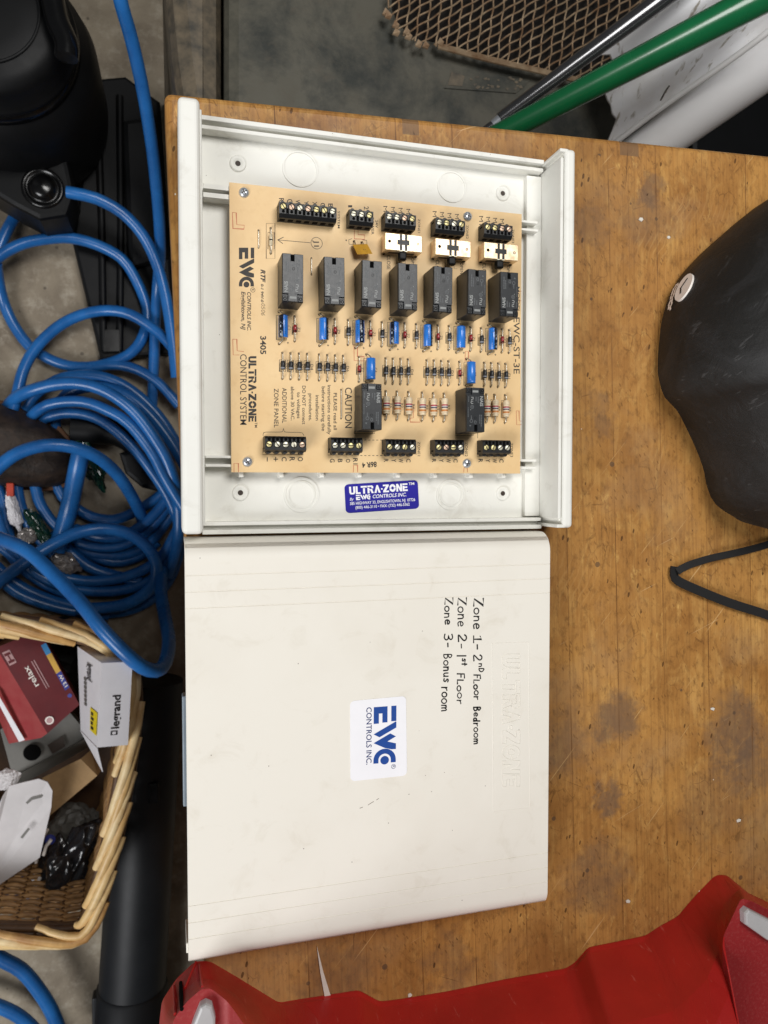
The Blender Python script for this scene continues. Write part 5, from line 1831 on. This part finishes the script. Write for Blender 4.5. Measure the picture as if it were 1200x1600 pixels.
# crumpled film
def crumple(name, px, py, z, sx, sy, sz, mat, rot, seed, amp=.35, sub_=4, flat=True, fine=1.):
    bm = bmesh.new()
    bmesh.ops.create_icosphere(bm, subdivisions=sub_, radius=1)
    off = Vector((seed * 3.7, seed * 1.3, 0))
    c = U(px, py, z)
    ca, sa = math.cos(rot), math.sin(rot)
    m = MB()
    for v in bm.verts:
        d = mnoise.noise(v.co * 1.6 + off) * amp + abs(mnoise.noise(v.co * (4 if fine == 1 else 2.2) + off)) * -amp * .9 + mnoise.noise(v.co * 9 + off) * amp * .25 * fine
        p = v.co * (1 + d)
        x, y = p.x * sx, p.y * sy
        v.co = Vector((c.x + x * ca - y * sa, c.y + x * sa + y * ca, z + p.z * sz))
    m.bm(bm, mat, not flat)
    return m, c
for px, py, z, sx, sy, sz, mat, rot, seed, lab in (
        (138, 718, F + 24, 14, 44, 16, 'bag_green', .45, 1, 'dark green crumpled plastic film between boot toe and hose'),
        (62, 828, F + 40, 10, 34, 12, 'bag_green', .5, 2, 'dark green plastic film wedged between the hose loops below the boot'),
        (103, 878, F + 30, 22, 13, 14, 'bag_silver', -.6, 4, 'crumpled clear plastic wrap under the hose loops'),
        (22, 800, F + 46, 9, 26, 12, 'card_white', .25, 5, 'white plastic scrap below the boot beside an orange tag'),
        (42, 838, F + 46, 12, 12, 9, 'bag_silver', -.7, 6, 'small silvery plastic wrapper between hose loops')):
    m, c = crumple('film', px, py, z, sx, sy, sz, mat, rot, seed)
    tag(m.build('plastic_film', origin=c), lab, 'plastic film')
m = MB()
a = U(16, 765, F + 52)
m.box(a.x - 4.5, a.x + 4.5, a.y - 9, a.y + 9, F + 46, F + 54, 'tag_red', 1)
tag(m.build('plastic_tag', origin=a), 'small orange-red plastic tag below the boot', 'tag')

# ------------------------------------------------------------------ wicker basket and what lies in it
basket = thing('wicker_basket', 'rectangular wicker basket with braided rim holding boxes and wrappers', 'basket', tuple(U(40, 1230, FLOOR)))
ZR = F + 215
rimp = [(-190, 975), (-100, 974), (0, 978), (80, 986), (140, 996), (182, 1018), (202, 1060), (205, 1120), (196, 1200), (182, 1280), (164, 1360), (148, 1420), (134, 1452), (112, 1464), (60, 1465), (0, 1464), (-100, 1462), (-190, 1460), (-215, 1400), (-220, 1200), (-215, 1020)]
RP = us(rimp, ZR)
loop = smooth_path(RP + [RP[0]], 5)[:-1]
cc = Vector((sum(p.x for p in loop) / len(loop), sum(p.y for p in loop) / len(loop), 0))
cum = [0]
for i in range(1, len(loop)):
    cum.append(cum[-1] + (loop[i] - loop[i - 1]).length)
tot = cum[-1] + (loop[0] - loop[-1]).length
nst = int(tot / 26) // 2 * 2
def norm_at(i):
    t = (loop[(i + 1) % len(loop)] - loop[i - 1]).normalized()
    nv = Vector((t.y, -t.x, 0))
    if nv.dot(loop[i] - cc) < 0:
        nv = -nv
    return nv
NRM = [norm_at(i) for i in range(len(loop))]
m = MB()
rows = 33
for k in range(rows):
    z = F + 6 + k * 6.2
    s = .86 + .14 * (z - F) / 215
    pts = []
    for i, p in enumerate(loop):
        b_ = cc + (p - cc) * s
        ph = math.cos(math.pi * nst * cum[i] / tot + math.pi * (k % 2))
        q = Vector((b_.x, b_.y, z + .8 * math.sin(i * .31 + k))) + NRM[i] * 2.9 * ph
        pts.append(q)
    m.tube(pts, 3.2, 'wicker_mid', 6, closed=True)
for st in range(nst):
    d = tot * (st + .5) / nst
    i = min(range(len(loop)), key=lambda q: abs(cum[q] - d))
    p = loop[i]
    b_ = cc + (p - cc) * .86
    m.tube([Vector((b_.x, b_.y, F + 3)), Vector((p.x, p.y, ZR))], 2.8, 'wicker_dark', 6)
m.build('woven_side', basket)
m = MB()
q = [cc + (p - cc) * .85 for p in loop]
m.prism([(p.x, p.y) for p in q[::3]], F + 2, F + 6, 'wicker_dark')
m.build('basket_floor', basket)
m = MB()
rw = random.Random(9)
# rim: overlapping canes laid almost along the edge, each starting low outside and ending high inside
d = 0
while d < tot:
    L = rw.uniform(120, 175)
    fat = rw.uniform(.95, 1.2)
    pts, rad = [], []
    st = 14
    for j in range(st + 1):
        t = j / st
        dd = (d + L * t) % tot
        i = min(range(0, len(loop)), key=lambda q: abs(cum[q] - dd))
        p, nv = loop[i], NRM[i]
        off = 11 - 22 * t
        h = 3 + 11 * math.sin(math.pi * t) ** .8
        pts.append(Vector((p.x, p.y, ZR - 6 + h)) + nv * off)
        rad.append(4.1 + .9 * math.sin(math.pi * t))
    m.tube(pts, [q * fat for q in rad], rw.choice(['wicker', 'wicker_pale', 'wicker_honey']), 9)
    d += rw.uniform(36, 44)
for off, h in ((8, -12), (9, -5), (-8, -12), (-8, -5), (0, -8)):
    m.tube([Vector((loop[i].x, loop[i].y, ZR + h)) + NRM[i] * off for i in range(len(loop))], 4.4, 'wicker_dark', 8, closed=True)  # dark under-loops paint the shade of gaps between the canes
m.build('braided_rim', basket)

def q3(pts, zs):
    return [U(x, y, F + z) for (x, y), z in zip(pts, zs)]
def quadpts(q, u, v):
    a, b, c, d = q      # corners in order round the face
    return a * (1 - u) * (1 - v) + b * u * (1 - v) + c * u * v + d * (1 - u) * v
def face_sub(q, u0, u1, v0, v1, lift):
    n_ = (q[1] - q[0]).cross(q[3] - q[0]).normalized()
    if n_.z < 0: n_ = -n_
    return [quadpts(q, u0, v0) + n_ * lift, quadpts(q, u1, v0) + n_ * lift, quadpts(q, u1, v1) + n_ * lift, quadpts(q, u0, v1) + n_ * lift]
def face_text(m, q, u0, u1, v0, v1, txt, mat, lift=.4, bold=0.):
    s = face_sub(q, u0, u1, v0, v1, lift)
    write(m, txt, (s[0], s[1], s[3], s[2]), mat, bold)
def up_slab(m, q, th, mat, side=None):
    n_ = (q[1] - q[0]).cross(q[3] - q[0]).normalized()
    if n_.z < 0: n_ = -n_; q = q[::-1]
    m.slab([p - n_ * th for p in q], n_ * th, side or mat, mat)

# maroon carton: dark printed face, torn crimson face below it
box = thing('printed_carton', 'torn maroon printed carton with yellow and blue bars in the basket', 'carton', tuple(U(60, 1080, F + 60)))
m = MB()
A4 = q3([(62, 984), (124, 1101), (74, 1146), (-6, 1012)], [150, 150, 158, 158])
up_slab(m, A4, 60, 'box_maroon')
# A4 order: 0 far-right, 1 near-right, 2 near-left, 3 far-left ; text reads from near to far
T4 = [A4[2], A4[3], A4[0], A4[1]]     # u: near-left -> far-left, v: left -> right
face_text(m, T4, .46, .70, .40, .26, 'relax', 'badge_white', .5, .01)
s = face_sub(T4, .10, .21, .05, .30, .5); 
cpt = quadpts(T4, .09, .20); m.disc((cpt.x, cpt.y, cpt.z + .8), 5.2, 'badge_white', 20)
m.disc((cpt.x, cpt.y, cpt.z + 1.0), 3.6, 'box_rose', 16)
for u0, u1, mt in ((.70, .83, 'box_sky'), (.46, .70, 'box_yellow'), (.24, .46, 'box_indigo')):
    s = face_sub(T4, u0, u1, .86, .985, .5); m.poly(s, mt)
s = face_sub(T4, .27, .43, .89, .97, .8); write(m, '13 W', (s[3], s[2], s[0], s[1]), 'badge_white', .02)
cpt = quadpts(T4, .16, .90); m.disc((cpt.x, cpt.y, cpt.z + .6), 2.6, 'box_indigo', 14)
s = face_sub(T4, .78, .93, .05, .22, .5); m.poly(s, 'box_rose')
s = face_sub(T4, .80, .91, .07, .20, .8); write(m, 'H', (s[0], s[1], s[3], s[2]), 'box_maroon', .03)
for v in (.50, .56):
    s = face_sub(T4, .38, .72, v, v + .02, .5); m.poly(s, 'box_rose')
m.build('carton_body', box)
m = MB()
B4 = [A4[3] + Vector((0, 0, 0)), A4[2]] + q3([(64, 1153), (14, 1162)], [150, 118]) + q3([(-24, 1070)], [112])
m.slab([B4[0], B4[1], B4[2], B4[3], B4[4]], (1.5, 1.5, -2), 'box_crimson', 'box_crimson')
st_ = q3([(-8, 1072), (2, 1078), (44, 1150), (35, 1153)], [142, 145, 137, 133])
m.slab([p + Vector((-3, -3, 5)) for p in st_], (0, 0, .5), 'card_white')
m.build('torn_flap', box)

# white carton on its edge by the rim
wbox = thing('white_carton', 'white switch carton with black lettering and yellow price sticker leaning on the basket rim', 'carton', tuple(U(165, 1090, F + 60)))
m = MB()
A4 = q3([(159, 1036), (207, 1034), (200, 1164), (152, 1168)], [262, 250, 250, 262])       # lit end face
C4 = q3([(121, 1010), (159, 1036), (152, 1168), (126, 1141)], [150, 262, 262, 150])       # long printed face
D4 = q3([(121, 1010), (186, 1008), (207, 1034), (159, 1036)], [150, 150, 250, 262])
vs = A4 + [C4[0], C4[3]] + [D4[1], U(186, 1140, F + 110)]
m.add(vs, [[3, 2, 1, 0], [4, 0, 1, 6][::-1], [6, 1, 2, 7][::-1], [5, 7, 2, 3][::-1], [4, 6, 7, 5][::-1]], 'card_white')
g = [C4[0].lerp(C4[1], j / 8).lerp(C4[3].lerp(C4[2], j / 8), i / 8) for i in range(9) for j in range(9)]
m.add(g, [[i * 9 + j, i * 9 + j + 1, i * 9 + j + 10, i * 9 + j + 9] for i in range(8) for j in range(8)], 'card_white')
T4 = [A4[3], A4[0], A4[1], A4[2]]    # u near->far, v left->right
face_text(m, T4, .21, .61, .66, .40, 'legrand', 'marker_black', .5, .02)
a = T4
s = face_sub(T4, .135, .185, .40, .62, .5); m.poly(s, 'marker_black'); s = face_sub(T4, .145, .175, .45, .57, .7); m.poly(s, 'card_white')
s = face_sub(T4, .21, .61, .40, .64, .5)
m.build('carton_body', wbox)
m = MB()
n_ = (C4[1] - C4[0]).cross(C4[3] - C4[0]).normalized()
if n_.dot(CAM - C4[0]) < 0: n_ = -n_
def cq(u0, u1, v0, v1, l=.9):   # u far->near, v left(low)->right(high)
    f = lambda u, v: C4[0].lerp(C4[1], v).lerp(C4[3].lerp(C4[2], v), u) + n_ * l
    return [f(u0, v0), f(u1, v0), f(u1, v1), f(u0, v1)]
def two(q, mat): m.add(q, [[0, 1, 2, 3], [3, 2, 1, 0]], mat)
two(cq(.60, .87, .62, .96), 'sticker_yellow')
for k in range(4):
    two(cq(.64 + k * .055, .675 + k * .055, .68, .78 + .03 * (k % 2), 1.4), 'marker_black')
m.build('price_sticker', wbox)
m = MB()
s = cq(.10, .30, .45, .68); 
vs_, fs_ = glyphs('legrand', .02)
P = [s[0] * (1 - u) * (1 - v) + s[1] * u * (1 - v) + s[3] * (1 - u) * v + s[2] * u * v for u, v in vs_]
m.add(P, fs_ + [f[::-1] for f in fs_], 'marker_black')
for k in range(7):
    two(cq(.30 + .05 * k, .335 + .05 * k, .30, .42), 'plate_grey')
m.build('carton_print', wbox)
m = MB()
fl = [C4[3], C4[2]] + q3([(161, 1206)], [235])
m.slab(fl, n_ * .8, 'card_white')
m.build('open_flap', wbox)

# grey junction plate, tan card, white card flap, wrapper
m = MB()
q = q3([(0, 1140), (96, 1098), (140, 1150), (20, 1214)], [95, 95, 90, 90])
up_slab(m, q, 14, 'plate_grey')
q2 = q3([(18, 1216), (138, 1152), (141, 1166), (24, 1232)], [100, 100, 70, 70])
m.slab(q2, (0, 0, -4), 'plate_grey')
e = U(50, 1176, F + 97)
m.T = Matrix.Translation((e.x, e.y, 0)) @ Matrix.Rotation(.55, 4, 'Z')
m.lathe([(0, 0), (11, 0)], (0, 0, F + 96.2), 'hole_black', 24)
m.T = Matrix.Identity(4)
q2 = q3([(74, 1164), (98, 1150), (102, 1166), (82, 1178)], [97, 97, 97, 97]); m.poly(q2[::-1], 'hole_dark')
tag(m.build('junction_plate', origin=q[0]), 'grey electrical junction plate with dark knockout under the maroon carton', 'junction plate')
m = MB()
q = q3([(66, 1216), (126, 1186), (152, 1212), (76, 1276)], [120, 120, 112, 112])
up_slab(m, q, 1.5, 'card_tan')
q = q3([(126, 1186), (142, 1172), (158, 1204), (152, 1212)], [120, 104, 100, 112])
m.slab(q, (0, 0, -1.5), 'card_tan')
tag(m.build('cardboard_flap', origin=q[0]), 'tan cardboard flap below the white carton in the basket', 'cardboard')
m = MB()
q = q3([(4, 1244), (14, 1228), (60, 1217), (74, 1222), (82, 1236), (80, 1262), (62, 1340), (-30, 1402), (-34, 1340)], [165] * 5 + [160, 140, 120, 130])
m.slab(q, (0, 0, -2), 'card_grey', 'card_grey')
for pts in (((42, 1254), (50, 1247), (66, 1243)), ((34, 1308), (46, 1293))):
    m.stroke([p + Vector((0, 0, 2.2)) for p in q3(pts, [160] * len(pts))], 3.2, 'plate_grey')
tag(m.build('white_card', origin=q[0]), 'torn white card flap with curled tab at left of the basket', 'card')
m, c = crumple('tissue', 10, 1216, F + 150, 16, 12, 9, 'card_grey', .3, 12)
tag(m.build('tissue', origin=c), 'crumpled pale paper scrap beside the grey junction plate', 'paper scrap')
m, c = crumple('wrapper', 98, 1364, F + 96, 33, 70, 30, 'wrap_black', -.42, 7, .5, 5, False, .12)
w_ = m.build('wrapper_film', None, origin=c)
w_.name = 'glossy_wrapper'
tag(w_, 'glossy black crumpled plastic wrapper lying in the basket', 'wrapper')
m = MB()
for pts, zs in ((((64, 1318), (68, 1306), (74, 1296)), (120, 122, 124)), (((68, 1336), (72, 1322), (80, 1312)), (120, 122, 122)), (((56, 1348), (59, 1330)), (116, 118)), (((52, 1392), (58, 1380), (62, 1372)), (112, 114, 116))):
    p = q3(pts, zs)
    m.tube(p, 2.4, 'badge_white', 6)
c = U(72, 1316, F + 112)
m.lathe([(0, 6), (5, 4), (7, 0)], tuple(U(78, 1312, F + 112)), 'box_indigo', 16)
m.build('printed_edge', w_)
m, c = crumple('bag', 40, 1360, F + 40, 60, 46, 26, 'bag_navy', .2, 8, .25)
tag(m.build('dark_bag', origin=c), 'dark navy bag at the bottom of the basket under the white card', 'bag')
m, c = crumple('pouch', 118, 1300, F + 40, 40, 40, 24, 'plate_grey', .2, 9, .25)
tag(m.build('clear_pouch', origin=c), 'cloudy grey plastic pouch behind the glossy black wrapper', 'pouch')
m, c = crumple('cloth', 40, 1040, F + 50, 110, 60, 40, 'black_plastic', .2, 10, .2)
tag(m.build('dark_cloth', origin=c), 'dark cloth at the far end of the basket behind the cartons', 'cloth')
